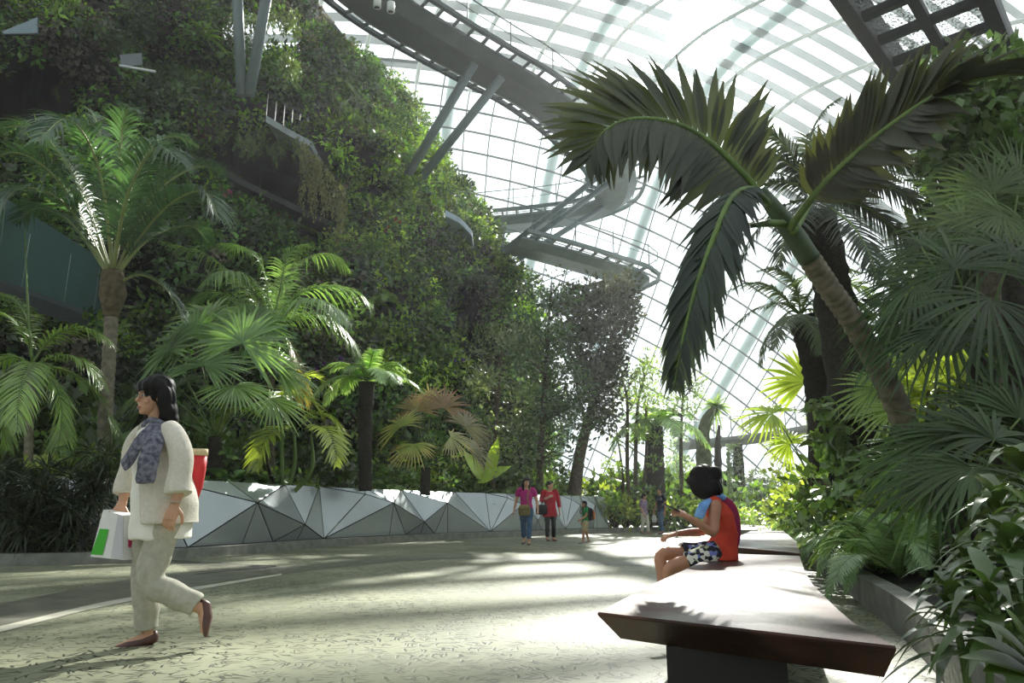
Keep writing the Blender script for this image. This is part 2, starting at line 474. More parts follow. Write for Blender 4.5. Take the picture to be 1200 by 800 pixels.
for pt, tris in units:
    for t in tris:
        a_, b_, c_ = [pt[k] for k in t.split()]
        n = nrm(np.cross(b_ - a_, c_ - a_))
        if n[1] > 0: b_, c_ = c_, b_; n = -n
        back.poly(np.array([a_, b_, c_]) - n * .015)
        per = np.linalg.norm(a_ - b_) + np.linalg.norm(b_ - c_) + np.linalg.norm(c_ - a_)
        r_in = np.linalg.norm(np.cross(b_ - a_, c_ - a_)) / per
        inc = (a_ * np.linalg.norm(b_ - c_) + b_ * np.linalg.norm(c_ - a_) + c_ * np.linalg.norm(a_ - b_)) / per
        k = max(.6, 1 - .014 / r_in)
        tri = inc + (np.array([a_, b_, c_]) - inc) * k
        part('panel', MB().loft([tri - n * .012, tri]), PANEL, pw, smooth=False)
part('backing', back, SEAM, pw, smooth=False)

# ------------------------------------------------------------------ right-hand bed
rk = [(1300, 1010), (1150, 850), (1062, 752), (1010, 708), (975, 682), (950, 664), (935, 650), (925, 636), (918, 625), (914, 617), (912, 612)]
RK = spline([G(x, y) for x, y in rk], 80); RK[:, 2] = 0
RT = nrm(np.gradient(RK, axis=0)); RN = np.c_[RT[:, 1], -RT[:, 0], np.zeros(80)]
struct('trim_2', extrude_line(RK, RK + RN * .14, -.02, .24), KERB)
rows = []
for dist, z in ((.12, .2), (1.0, .28), (3, .6), (6, 1.0), (14, 1.6)):
    q = RK + RN * dist; q[:, 2] = z; rows.append(q)
V = np.array(rows); idx = np.arange(V.shape[0] * V.shape[1]).reshape(V.shape[:2])
struct('ground_bed', MB().add(V.reshape(-1, 3), [np.stack([idx[:-1, :-1], idx[:-1, 1:], idx[1:, 1:], idx[1:, :-1]], -1).reshape(-1, 4)]), SOIL)
BEDZ = lambda x, y: 0.28

# ------------------------------------------------------------------ benches
def bench_mat():
    m, nt, out, N = newmat('wet_dark_bronze_timber'); L = nt.links.new
    b = N('ShaderNodeBsdfPrincipled'); tc = N('ShaderNodeTexCoord')
    n1 = N('ShaderNodeTexNoise'); n1.inputs['Scale'].default_value = 1.6; n1.inputs['Detail'].default_value = 7; n1.inputs['Roughness'].default_value = .65; L(tc.outputs['Object'], n1.inputs[0])
    r1 = N('ShaderNodeMapRange'); r1.inputs[1].default_value = .42; r1.inputs[2].default_value = .6; L(n1.outputs['Fac'], r1.inputs[0])
    mx = N('ShaderNodeMix', data_type='RGBA'); L(r1.outputs[0], mx.inputs[0]); mx.inputs[6].default_value = (*lin((48, 34, 31)), 1); mx.inputs[7].default_value = (*lin((84, 58, 50)), 1); L(mx.outputs[2], b.inputs['Base Color'])
    r2 = N('ShaderNodeMapRange'); r2.inputs[3].default_value = .3; r2.inputs[4].default_value = .55; L(r1.outputs[0], r2.inputs[0]); L(r2.outputs[0], b.inputs['Roughness'])
    n2 = N('ShaderNodeTexNoise'); n2.inputs['Scale'].default_value = 90; L(tc.outputs['Object'], n2.inputs[0])
    bp = N('ShaderNodeBump'); bp.inputs['Strength'].default_value = .25; bp.inputs['Distance'].default_value = .004; L(n2.outputs['Fac'], bp.inputs['Height']); L(bp.outputs[0], b.inputs['Normal'])
    b.inputs['Specular IOR Level'].default_value = .5; b.inputs['IOR'].default_value = 1.22; L(b.outputs[0], out.inputs[0]); return m
BENCH = bench_mat()
def bench(name, label, out_px, z, th, inset, base_poly_px, loc_px):
    t = thing(name, label, 'bench', tuple(G(*loc_px)))
    o = np.array([G(x, y, z) for x, y in out_px]); c = o.mean(0)
    def scaled(k, dz): q = c + (o - c) * k; q[:, 2] = z + dz; return q
    d = o - c; ln = np.linalg.norm(d, axis=1, keepdims=True)
    def ins(m, dz): q = o - d / ln * m; q[:, 2] = z + dz; return q
    part('seat_slab', MB().loft([ins(inset, -th), ins(.004, -.012), ins(0, -.006), ins(.006, 0)]), BENCH, t, smooth=False)
    b = np.array([G(x, y, 0) for x, y in base_poly_px])
    b2 = b.copy(); b[:, 2] = 0; b2[:, 2] = z - th + .002
    part('plinth', MB().loft([b, b2]), mat('black_plinth', (22, 20, 20), .6), t, smooth=False)
    return t
BZ = .43
def curve_px(p, n): return [tuple(q) for q in spline([(x, y, 0) for x, y in p], n)[:, :2]]
right = curve_px([(1050, 757), (1003, 731), (968, 700), (946, 674), (937, 651)], 12)
bench('bench', 'large dark wet-looking slab bench with the seated woman, in the foreground',
      [(700, 717)] + right + [(860, 648.5), (836, 651), (800, 668), (770, 681)], BZ, .105, .14,
      [(786, 878), (932, 898), (905, 790), (888, 742), (850, 742), (800, 790)], (850, 800))
bench('bench', 'second dark slab bench with pale shiny top beyond the seated woman',
      [(862, 641), (938, 648), (933, 634), (918, 622), (880, 622), (858, 631)], BZ + .02, .09, .12,
      [(872, 676), (920, 678), (914, 660), (880, 660)], (900, 668))

# ================================================================== glass dome
DC, DR = np.array([4., 6., 0.]), 60.0
CI = np.array([368., 1127.])
def twist(r):
    rr = np.linspace(450, 1700, 300)
    rel = np.interp(rr, [450, 850, 950, 1030, 1120, 1190, 1300, 1700], [-7, -7, -9, 0, 18, 36, 40, 42])
    T = np.concatenate([[0], np.cumsum(np.tan(np.radians(rel[:-1])) / rr[:-1] * np.diff(rr))])
    return np.interp(r, rr, T) - np.interp(900, rr, T)
def dome(r, th, off=0.0):
    r, th = np.broadcast_arrays(np.asarray(r, float), np.asarray(th, float))
    px, py = CI[0] + r * np.sin(th), CI[1] - r * np.cos(th)
    a_, b_ = px - 600, 400 - py
    d = nrm(np.stack([a_, F_PX * CP - b_ * SP, F_PX * SP + b_ * CP], -1))
    oc = CAM - DC; bb = d @ oc; R_ = DR + off
    t = -bb + np.sqrt(np.maximum(bb * bb - (oc @ oc - R_ * R_), 1))
    return CAM + d * t[..., None]
GLASS = None
def glass_mat():
    m, nt, out, N = newmat('clear_dome_glass'); L = nt.links.new
    t = N('ShaderNodeBsdfTransparent'); t.inputs[0].default_value = (.965, .985, .98, 1)
    g = N('ShaderNodeBsdfGlossy'); g.inputs['Roughness'].default_value = .02
    x = N('ShaderNodeMixShader'); x.inputs[0].default_value = .05; L(t.outputs[0], x.inputs[1]); L(g.outputs[0], x.inputs[2]); L(x.outputs[0], out.inputs[0]); return m
GLASS = glass_mat()
MULL = mat('white_dome_mullion', (118, 128, 130), .5, .0, var=.03, scale=.5)
SLATM = None
BLIND_COVER = .58
def slat_mat():
    m, nt, out, N = newmat('grey_roof_blind'); L = nt.links.new
    d = N('ShaderNodeBsdfDiffuse'); d.inputs[0].default_value = (*lin((104, 112, 111)), 1)
    t = N('ShaderNodeBsdfTranslucent'); t.inputs[0].default_value = (*lin((84, 96, 92)), 1)
    x = N('ShaderNodeMixShader'); x.inputs[0].default_value = .25; L(d.outputs[0], x.inputs[1]); L(t.outputs[0], x.inputs[2])
    tr = N('ShaderNodeBsdfTransparent'); x2 = N('ShaderNodeMixShader'); x2.inputs[0].default_value = .12
    L(x.outputs[0], x2.inputs[1]); L(tr.outputs[0], x2.inputs[2]); L(x2.outputs[0], out.inputs[0]); return m
SLATM = slat_mat()
win = tag(thing('window_1', None, None, (30, 40, 0)), kind='structure')
# pane
rr = np.linspace(500, 1700, 60); th = np.radians(np.linspace(-30, 80, 70))
V = dome(rr[:, None], th[None, :], .25); idx = np.arange(V.shape[0] * V.shape[1]).reshape(V.shape[:2])
q = np.stack([idx[:-1, :-1], idx[:-1, 1:], idx[1:, 1:], idx[1:, :-1]], -1).reshape(-1, 4)
q = q[(V.reshape(-1, 3)[q][:, :, 2] > -1).all(1)]
part('glass_pane', MB().add(V.reshape(-1, 3), [q]), GLASS, win)
mu_ = MB()
def keep(pts, r, k=4, mbx=None, minz=-.5):
    ok = pts[:, 2] > minz
    i = 0
    while i < len(pts):
        if ok[i]:
            j = i
            while j + 1 < len(pts) and ok[j + 1]: j += 1
            if j - i >= 2: mbx.tube(pts[i:j + 1], r, k, cap=False)
            i = j + 1
        else: i += 1
tt = np.radians(np.linspace(-22, 78, 120))
for r in np.arange(520, 1062, 23.5): keep(dome(r, tt), .10, 4, mu_)
rl = np.linspace(520, 1075, 60)
for t0 in np.arange(-24, 82, 1.75): keep(dome(rl, math.radians(t0) + twist(rl)), .075, 4, mu_)
part('mullion_grid', mu_, MULL, win)
# roof: parallel blinds and arched ribs
sl = MB()
tt = np.radians(np.linspace(-22, 70, 150))
for r in np.arange(1052.4, 1600, 25.0):
    A, B = dome(r, tt, -.5), dome(r + 10.5, tt, -.25)
    v = np.stack([A, B], 1).reshape(-1, 3); i = np.arange(149) * 2
    sl.add(v, [np.stack([i, i + 1, i + 3, i + 2], 1)])
# unseen blinds added over and behind the path to dim the ambient light
axd = nrm(ray(*CI)); e1 = nrm(np.cross(axd, (0, 1, 0))); e2 = np.cross(axd, e1)
tt = np.linspace(0, 2 * PI, 121)
def shell(al, off=-.5):
    d = np.cos(al) * axd + np.sin(al) * (np.cos(tt)[:, None] * e1 + np.sin(tt)[:, None] * e2)
    oc = CAM - DC; bb = d @ oc; R_ = DR + off
    return CAM + d * (-bb + np.sqrt(np.maximum(bb * bb - (oc @ oc - R_ * R_), 1)))[:, None]
ar = math.atan(1600 / math.hypot(F_PX, 762)) + .10
bk_ = MB()
for al in np.arange(math.radians(74), math.radians(176), math.radians(2.2)):
    A, B = shell(al), shell(al + math.radians(2.2 * BLIND_COVER))
    v = np.stack([A, B], 1).reshape(-1, 3); i = np.arange(120) * 2
    q = np.stack([i, i + 1, i + 3, i + 2], 1); q = q[(v[q][:, :, 2] > .2).all(1)]
    px_, py_ = proj(v[q].mean(1)); zc_ = (v[q].mean(1) - CAM) @ np.array([0, CP, SP])
    q = q[~((zc_ > 1) & (px_ > -150) & (px_ < 1400) & (py_ > -160))]
    if len(q): bk_.add(v, [q])
struct('ceiling', bk_, SLATM)
struct('ceiling', sl, SLATM)
rb = MB(); rl = np.linspace(1035, 1640, 60)
for t0 in np.arange(-24, 60, 3.5): rb.tube(dome(rl, math.radians(t0) + twist(rl), -.8), .17, 6, cap=False)
struct('trim_3', rb, STEEL_WHITE)
# thick outside arches seen hazily through the glass
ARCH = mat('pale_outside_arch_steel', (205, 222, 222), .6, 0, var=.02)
for nm, t0 in (('first', 17.0), ('second', 24.3), ('third', 35.0), ('fourth', 9.5)):
    rl = np.linspace(560, 1500, 60); pts = dome(rl, math.radians(t0) + twist(rl) * .6, 3.0)
    pts = pts[pts[:, 2] > -1]
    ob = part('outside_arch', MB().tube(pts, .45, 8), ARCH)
    lab = {'first': 'pale steel arch rib outside the dome glass, behind the big leaning palm frond tip', 'second': 'pale steel arch rib outside the dome glass, just right of the walkway bend',
           'third': 'pale steel arch rib outside the dome glass, low behind the broad tree fern crown', 'fourth': 'pale steel arch rib outside the dome glass, nearest the green mountain edge'}[nm]
    tag(ob, lab, 'arch', 'outside arches')
# fine mist hanging in the conservatory
HZ, nt, out, N = newmat('cool_mist'); 
vs = N('ShaderNodeVolumeScatter'); vs.inputs['Density'].default_value = .0008; vs.inputs['Anisotropy'].default_value = .55; vs.inputs['Color'].default_value = (.96, .98, 1, 1)
nt.links.new(vs.outputs[0], out.inputs['Volume'])
hz = part('mist', MB().box((4, 6, 37), (150, 150, 80)), HZ, smooth=False)
tag(hz, 'thin bright mist hanging in the air of the conservatory', 'mist', kind='stuff')
cy.volume_bounces = 0; cy.volume_step_rate = 4
# ================================================================== green mountain
sil = [(648, 600), (648, 470), (636, 400), (626, 340), (603, 297), (580, 262), (562, 215), (532, 185), (513, 140), (500, 95), (476, 45), (445, 5), (405, -70), (350, -200)]
RHO_E = 35.0
zz, aa = [], []
for x, y in sil:
    d = ray(x, y); h = math.hypot(d[0], d[1]); aa.append(math.atan2(d[0], d[1])); zz.append(CAM_H + RHO_E * d[2] / h)
AZ0 = math.radians(-50)
def inpoly(px, py, poly):
    c = np.zeros(np.shape(px), bool); n = len(poly)
    for i in range(n):
        (x1, y1), (x2, y2) = poly[i], poly[(i + 1) % n]
        k = ((y1 > py) != (y2 > py)) & (px < (x2 - x1) * (py - y1) / ((y2 - y1) if y2 != y1 else 1e-9) + x1)
        c ^= k
    return c
RECESS = [[(-80, 100), (60, 78), (100, 100), (112, 150), (60, 150), (0, 160), (-80, 165)],
          [(250, 150), (300, 150), (352, 170), (388, 225), (402, 285), (372, 292), (330, 262), (275, 215), (250, 190)],
          [(145, 285), (198, 285), (198, 350), (145, 350)], [(523, 300), (548, 295), (553, 352), (530, 372)],
          [(528, 375), (560, 368), (595, 385), (585, 422), (530, 418)], [(400, 342), (462, 338), (462, 356), (400, 358)]]
HOLES = [[(258, 22), (300, 14), (330, 16), (353, 32), (350, 73), (330, 66), (300, 62), (262, 45)], [(419, 40), (436, 40), (450, 58), (463, 82), (448, 88), (430, 72)]]
def lumps(a, z):
    return (.9 * np.sin(a * 17 + z * .5) * np.sin(z * .62 + a * 5) + .6 * np.sin(a * 31 - z * .9 + 1) + .5 * np.sin(z * 1.7 + 3 * np.sin(a * 9)) + .35 * np.sin(a * 57 + z * 1.9))
def mount(s, z, extra=True):
    a1 = np.interp(z, zz, aa)
    a = AZ0 + (a1 - AZ0) * s
    e = np.clip((s - .60) / .40, 0, 1)
    rho = 22.5 + .36 * z + 9.5 * e ** 2.2 + lumps(a, z) * (1 - e ** 3)
    p = np.stack([rho * np.sin(a), rho * np.cos(a), z + 0 * a], -1)
    if extra:
        px, py = proj(p)
        k = np.zeros(p.shape[:-1])
        for R in RECESS: k = np.maximum(k, inpoly(px, py, R) * 1.0)
        rho = rho + k * 3.2
        p = np.stack([rho * np.sin(a), rho * np.cos(a), z + 0 * a], -1)
    return p
NS, NZ = 190, 170
S_, Z_ = np.meshgrid(np.linspace(0, 1, NS), np.linspace(.5, 30, NZ), indexing='ij')
V = mount(S_, Z_); V_M = V
idx = np.arange(NS * NZ).reshape(NS, NZ)
q = np.stack([idx[:-1, :-1], idx[1:, :-1], idx[1:, 1:], idx[:-1, 1:]], -1).reshape(-1, 4)
cen = V.reshape(-1, 3)[q].mean(1); px, py = proj(cen)
hole = np.zeros(len(q), bool)
for H in HOLES: hole |= inpoly(px, py, H)
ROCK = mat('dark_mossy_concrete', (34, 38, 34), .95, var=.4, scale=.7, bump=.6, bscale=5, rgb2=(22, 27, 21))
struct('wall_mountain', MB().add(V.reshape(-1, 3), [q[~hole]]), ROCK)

def mnormal(s, z):
    e = .004
    a = mount(s + e, z, False) - mount(s - e, z, False); b = mount(s, z + .12, False) - mount(s, z - .12, False)
    n = nrm(np.cross(a, b)); n = np.where(n[..., 1:2] > .25, -n, n)
    return n
# planting of the green wall: clumps of small leaves, by species; right flank painted sunlit
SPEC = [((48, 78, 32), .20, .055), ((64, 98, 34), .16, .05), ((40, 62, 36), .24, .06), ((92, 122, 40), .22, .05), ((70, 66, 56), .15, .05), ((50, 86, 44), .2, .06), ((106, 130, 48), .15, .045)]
def clump(mb, c, n, rad, k, spec):
    col, ln, wd = spec; tone = math.exp(rng.normal() * .42); ln, wd = ln * 1.3, wd * 1.3
    u = dirs(k); u = np.where((u @ n)[:, None] < -.1, -u, u)
    B = c + u * rad * rng.random((k, 1)) ** .4 * np.array([1, 1, .85])
    D = nrm(u + .9 * rng.normal(size=(k, 3)) + np.array([0, 0, -.35]))
    N = nrm(u + n + .5 * rng.normal(size=(k, 3)) + np.array([0, 0, .5]))
    L_ = ln * rng.uniform(.6, 1.35, k)
    mb.specks(B, D, N, L_, wd * rng.uniform(.7, 1.3, k), (greens(k, col, .3, .12) * tone).clip(0, .8))
def scatter(m, seed):
    g = np.random.default_rng(seed)
    s = g.random(m) ** .72; z = g.uniform(1.0, 25, m)
    p = mount(s, z); x, y = proj(p)
    ok = (x > -60) & (x < 700) & (y > -60) & (y < 600)
    for R in RECESS:
        c_ = np.mean(R, 0); ok &= ~inpoly(x, y, [tuple(c_ + (np.array(q) - c_) * 1.14) for q in R])
    for H in HOLES: ok &= ~inpoly(x, y, H)
    return s[ok], z[ok], p[ok], x[ok], y[ok]
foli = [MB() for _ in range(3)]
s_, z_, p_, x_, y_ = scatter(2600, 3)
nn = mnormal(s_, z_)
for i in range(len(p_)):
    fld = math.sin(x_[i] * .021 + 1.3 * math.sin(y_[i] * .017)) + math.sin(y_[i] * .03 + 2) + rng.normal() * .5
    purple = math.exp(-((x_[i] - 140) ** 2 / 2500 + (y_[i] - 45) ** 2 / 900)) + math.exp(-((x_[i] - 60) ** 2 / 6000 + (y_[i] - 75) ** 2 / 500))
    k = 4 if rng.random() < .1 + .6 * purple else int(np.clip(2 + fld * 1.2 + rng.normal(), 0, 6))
    if x_[i] > 430 and rng.random() < .5: k = rng.choice([3, 6, 1])  # lighter greens put the right flank's sunlight into the leaf colour
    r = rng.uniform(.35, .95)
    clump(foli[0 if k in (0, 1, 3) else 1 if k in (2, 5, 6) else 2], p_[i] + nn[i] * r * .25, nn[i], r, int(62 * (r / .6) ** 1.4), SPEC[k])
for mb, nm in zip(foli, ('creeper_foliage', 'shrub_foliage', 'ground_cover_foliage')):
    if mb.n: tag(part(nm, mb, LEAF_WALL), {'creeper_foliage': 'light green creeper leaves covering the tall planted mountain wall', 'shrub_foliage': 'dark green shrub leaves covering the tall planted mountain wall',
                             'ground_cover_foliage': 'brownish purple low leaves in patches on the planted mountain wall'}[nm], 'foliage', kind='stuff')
# fringe of vines hanging over the dark recesses
hv = MB()
for (x0, y0, x1, y1, m, ln) in ((355, 165, 405, 225, 70, 2.0), (0, 82, 100, 90, 60, .9), (255, 150, 350, 165, 60, .8), (525, 372, 590, 380, 60, 1.0), (270, 20, 350, 12, 80, .9), (330, 60, 352, 75, 30, .8)):
    for i in range(m):
        t = rng.random(); Y = 24.0 if x0 < 450 else 29.5
        top_ = P(x0 + (x1 - x0) * t, y0 + (y1 - y0) * t + rng.normal() * 3, Y + rng.normal() * .3)
        l_ = ln * rng.uniform(.4, 1.2); k = int(l_ * 14) + 4
        f = np.linspace(0, 1, k)
        B = top_ + np.c_[.08 * np.sin(f * 5 + i), .08 * np.cos(f * 4 + i), -f * l_]
        hv.specks(B, np.c_[rng.normal(size=(k, 2)) * .5, -np.ones(k)], dirs(k), .13, .04, greens(k, (96, 100, 56) if x0 > 340 and x0 < 500 else (70, 90, 44), .25))
tag(part('hanging_vine', hv, LEAF_WALL), 'thin green and straw coloured vine strands hanging over the dark openings of the mountain', 'vines', kind='stuff')

# ------------------------------------------------------------------ walkways
def offset(c, d):                        # shift a centre line sideways (horizontal)
    t = nrm(np.gradient(c, axis=0)); n = nrm(np.c_[-t[:, 1], t[:, 0], np.zeros(len(t))])
    return c + n * d
def walkway(t, c, w=1.5, th=.3, rail=True, ladder=True, post=2.4, dark=STEEL, gap=.52, posth=1.2):
    up = np.array([0, 0, 1.0])
    A, B = offset(c, -w / 2), offset(c, w / 2)
    rings = [[a_ - up * th * .2, a_ * .78 + b_ * .22 - up * th, a_ * .22 + b_ * .78 - up * th, b_ - up * th * .2, b_ + up * .05, a_ + up * .05] for a_, b_ in zip(A, B)]
    part('deck', MB().loft(rings), dark, t, smooth=False)
    L_ = np.r_[0, np.cumsum(np.linalg.norm(np.diff(c, axis=0), axis=1))]
    m = max(4, int(L_[-1] / .75))
    for sd_ in (-1, 1):
        e = offset(c, sd_ * (w / 2 + gap)); e[:, 2] += .12
        bm = MB().tube(e, .13, 4)
        f = offset(c, sd_ * w / 2)
        if ladder:
            for s in np.linspace(0, L_[-1], m):
                p0 = [np.interp(s, L_, f[:, k]) for k in range(3)]; p1 = [np.interp(s, L_, e[:, k]) for k in range(3)]
                bm.tube([p0, p1], .075, 4)
        part('edge_beam', bm, dark, t, smooth=False)
        if rail:
            rm = MB(); r_ = e.copy(); r_[:, 2] += posth; rm.tube(r_, .03, 5); r2 = e.copy(); r2[:, 2] += posth * .55; rm.tube(r2, .018, 4)
            for s in np.arange(.3, L_[-1], post):
                p0 = np.array([np.interp(s, L_, e[:, k]) for k in range(3)]); rm.tube([p0, p0 + up * (posth + .08)], .035, 4)
            part('railing', rm, dark, t, smooth=False)
def PZ(px, py, z):                       # where the sight line through (px, py) reaches height z
    d = ray(px, py); return CAM + d * ((z - CAM_H) / d[2])
t = thing('walkway', 'high grey steel aerial walkway curving out from the mountain at the top centre', 'walkway', tuple(PZ(600, 95, 19.95)))
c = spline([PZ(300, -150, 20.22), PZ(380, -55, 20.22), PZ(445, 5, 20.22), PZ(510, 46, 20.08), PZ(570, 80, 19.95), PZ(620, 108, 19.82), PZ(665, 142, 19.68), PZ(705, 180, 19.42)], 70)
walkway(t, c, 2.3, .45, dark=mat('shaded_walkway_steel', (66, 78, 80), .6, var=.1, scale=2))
lower = [PZ(705, 180, 19.42), PZ(722, 205, 19.02), PZ(716, 232, 18.49), PZ(690, 247, 17.96), PZ(640, 256, 17.56), PZ(560, 264, 17.29)]
t2 = thing('walkway', 'grey walkway section bending back to the mountain behind the leaning palm frond tips', 'walkway', tuple(PZ(690, 247, 17.96)))
walkway(t2, spline(lower, 60), 2.2, .4)
t3 = thing('walkway', 'lowest grey walkway loop ending above the dark leaning tree', 'walkway', tuple(PZ(700, 312, 13.20)))
walkway(t3, spline([PZ(600, 284, 13.44), PZ(650, 297, 13.32), PZ(705, 313, 13.20), PZ(738, 324, 13.08), PZ(738, 334, 12.72), PZ(700, 347, 12.36), PZ(655, 362, 12.24)], 60), 1.8, .36)
def strut(a, b, r, label, group, m=STEEL):
    o = part('support_strut', MB().tube([a, b], r, 10), m)
    tag(o, label, 'strut', group)
strut(PZ(556, 74, 19.55), P(478, 205, 29.5), .2, 'grey slanting steel strut under the high walkway, upper of the pair', 'walkway struts')
strut(PZ(588, 90, 19.42), P(494, 208, 30.5), .2, 'grey slanting steel strut under the high walkway, lower of the pair', 'walkway struts')
strut(PZ(706, 203, 18.62), P(590, 294, 37), .16, 'grey strut propping the walkway bend, topmost of three', 'walkway bend struts')
strut(PZ(714, 214, 18.35), P(598, 298, 37), .16, 'grey strut propping the walkway bend, middle of three', 'walkway bend struts')
strut(PZ(706, 243, 17.82), P(607, 304, 37), .16, 'grey strut propping the walkway bend, lowest of three', 'walkway bend struts')
strut(P(276, -60, 22.3), P(283, 112, 23), .19, 'tall grey steel strut on the mountain, left of the pair at the top', 'mountain struts')
strut(P(322, -60, 22.0), P(292, 112, 23), .19, 'tall grey steel strut on the mountain, right of the pair at the top', 'mountain struts')
# floodlights under the high walkway
for x, y, lab in ((442, 4, 'small white cylindrical floodlight under the high walkway, left of the two'), (458, 9, 'small white cylindrical floodlight under the high walkway, right of the two')):
    c0 = P(x, y, 22.0); t = thing('floodlight', lab, 'light', tuple(c0), 'walkway floodlights')
    part('lamp_body', MB().tube([c0 + (0, 0, .24), c0 + (0, 0, .2), c0 + (0, .02, -.14)], [.07, .135, .145], 12), STEEL_WHITE, t)
    part('lamp_face', MB().tube([c0 + (0, .02, -.14), c0 + (0, .025, -.16)], .095, 12), STEEL_DARK, t)
    part('bracket', MB().tube([c0 + (0, 0, .22), c0 + (0, 0, .62)], .025, 6), STEEL_DARK, t)
c0 = PZ(655, 139, 18.6); t = thing('spotlight_cluster', 'small dark spotlight cluster hanging under the high walkway near the big palm frond tip', 'light', tuple(c0))
part('bracket', MB().tube([c0 + (0, 0, .35), c0], .03, 6), STEEL_DARK, t)
for k in (-1, 0, 1): part('lamp_head', MB().tube([c0 + (.2 * k, 0, .02), c0 + (.2 * k + .06 * k, -.08, -.14), c0 + (.2 * k + .09 * k, -.1, -.2)], [.05, .09, .09], 8), STEEL_DARK, t)
part('crossbar', MB().tube([c0 - (.28, 0, 0), c0 + (.28, 0, 0)], .025, 6), STEEL_DARK, t)
# far low footbridge on the right
def fb(px, py): return P(px, py, 44)
t = thing('footbridge', 'pale far footbridge crossing low behind the thick fern trunks', 'bridge', tuple(fb(890, 512)))
c = spline([P(800, 521, 41), P(850, 517, 42), P(900, 511, 42), P(960, 499, 42), P(1040, 480, 42)], 40)
walkway(t, c, 1.5, .3, ladder=False, gap=.05, dark=mat('pale_grey_bridge_steel', (150, 156, 154), .6, var=.1, scale=1), post=1.3, posth=1.2)

# dark walkway overhead at the top right with mesh panels
def grating_mat():
    m, nt, out, N = newmat('open_mesh_grating'); L = nt.links.new
    d = N('ShaderNodeBsdfDiffuse'); d.inputs[0].default_value = (*lin((120, 128, 128)), 1)
    tr = N('ShaderNodeBsdfTransparent'); x = N('ShaderNodeMixShader')
    tc = N('ShaderNodeTexCoord'); wv = N('ShaderNodeTexNoise'); wv.inputs['Scale'].default_value = 34; L(tc.outputs['Object'], wv.inputs[0])
    mr = N('ShaderNodeMapRange'); mr.inputs[1].default_value = .42; mr.inputs[2].default_value = .52; L(wv.outputs['Fac'], mr.inputs[0])
    L(mr.outputs[0], x.inputs[0]); L(d.outputs[0], x.inputs[1]); L(tr.outputs[0], x.inputs[2]); L(x.outputs[0], out.inputs[0]); return m
GRATE = grating_mat()
zw = 9.0
A0, A1 = PZ(958, -40, zw), PZ(1108, 172, zw)
B0 = PZ(1135, -40, zw); wd = B0 - A0; ax = nrm(A1 - A0); wd = wd - ax * (wd @ ax)
wd *= 1.02; ln_ = np.linalg.norm(A1 - A0)
t = thing('walkway', 'black overhead walkway seen from below with rows of mesh panels, top right corner', 'walkway', tuple(A0))
fm = MB(); up = np.array([0, 0, 1.0])
def beam(a, b, r, mb): mb.tube([a, b], r, 4, up=(0, 0, 1))
for k in (0, .5, 1.0): beam(A0 + wd * k - ax * .5, A1 + wd * k, .16 if k != .5 else .12, fm)
nc = 9
for i in range(nc + 1): beam(A0 + ax * ln_ * i / nc, A0 + ax * ln_ * i / nc + wd, .1, fm)
part('frame', fm, mat('black_steel', (26, 30, 32), .6), t, smooth=False)
for i in range(nc):
    for j in range(2):
        u0, u1 = (i + .16) / nc, (i + .84) / nc; v0, v1 = j * .5 + .07, j * .5 + .43
        c4 = [A0 + ax * ln_ * u0 + wd * v0, A0 + ax * ln_ * u1 + wd * v0, A0 + ax * ln_ * u1 + wd * v1, A0 + ax * ln_ * u0 + wd * v1]
        part('mesh_panel', MB().poly([q_ + up * .02 for q_ in c4]), GRATE, t, smooth=False)
rim = MB()
for k in (0, 1): rim.loft([[A0 + wd * k - ax * .5, A0 + wd * k - ax * .5 + up * .9, A0 + wd * k - ax * .5 + up * .9 + nrm(wd) * .06, A0 + wd * k - ax * .5 + nrm(wd) * .06],
                      [A1 + wd * k, A1 + wd * k + up * .9, A1 + wd * k + up * .9 + nrm(wd) * .06, A1 + wd * k + nrm(wd) * .06]])
part('side_panel', rim, STEEL_DARK, t, smooth=False)

# ------------------------------------------------------------------ terrace on the left with glass balustrade
TEAL = mat('teal_glazed_panel', (74, 104, 100), .35, .1, var=.06, scale=1)
t = thing('terrace', 'left raised terrace with teal panels and steel railing posts behind the tall palm', 'terrace', tuple(P(60, 330, 18)))
e0, e1 = P(-40, 312, 14.5), P(125, 372, 22)
pm = MB(); hgt = np.array([0, 0, 1.9]); pm.loft([[e0, e0 + (0, .04, 0), e0 + (0, .04, 0) + hgt, e0 + hgt], [e1, e1 + (0, .04, 0), e1 + (0, .04, 0) + hgt * .9, e1 + hgt * .9]])
part('glass_panel', pm, TEAL, t, smooth=False)
db = MB(); n_ = np.array([.0, 2.2, 0]); db.loft([[e0 + (0, -.25, -.0), e0 + n_, e0 + n_ - (0, 0, .35), e0 + (0, -.25, -.2)], [e1 + (0, -.25, 0), e1 + n_, e1 + n_ - (0, 0, .35), e1 + (0, -.25, -.2)]])
part('deck', db, STEEL_DARK, t, smooth=False)
for k in (.0, .32, .62, .88):
    p0 = e0 * (1 - k) + e1 * k + (0, -.12, -.05); part('post', MB().tube([p0, p0 + (0, 0, 1.35 + .1 * k)], .035, 6), mat('light_post_steel', (170, 180, 178), .4, .3), t)
for h in (.65, 1.35): part('rail', MB().tube([e0 + (0, -.12, h), e1 + (0, -.12, h * 1.07)], .022, 6), STEEL, t)
# round vent in the dark recess
c0 = P(293, 171, 27.5); d_ = nrm(CAM - c0)
t = thing('round_vent', 'small round pipe vent in the dark recess of the mountain', 'vent', tuple(c0))
ang = np.linspace(0, 2 * PI, 25); xa = nrm(np.cross((0, 0, 1), d_)); ya = np.cross(d_, xa)
part('vent_ring', MB().tube([c0 + .22 * (math.cos(a_) * xa + math.sin(a_) * ya) for a_ in ang], .05, 6), mat('pale_vent_ring', (120, 122, 112), .6), t)
part('vent_disc', MB().tube([c0 - d_ * .03, c0], .2, 16), mat('black_vent', (12, 14, 14), .8), t)
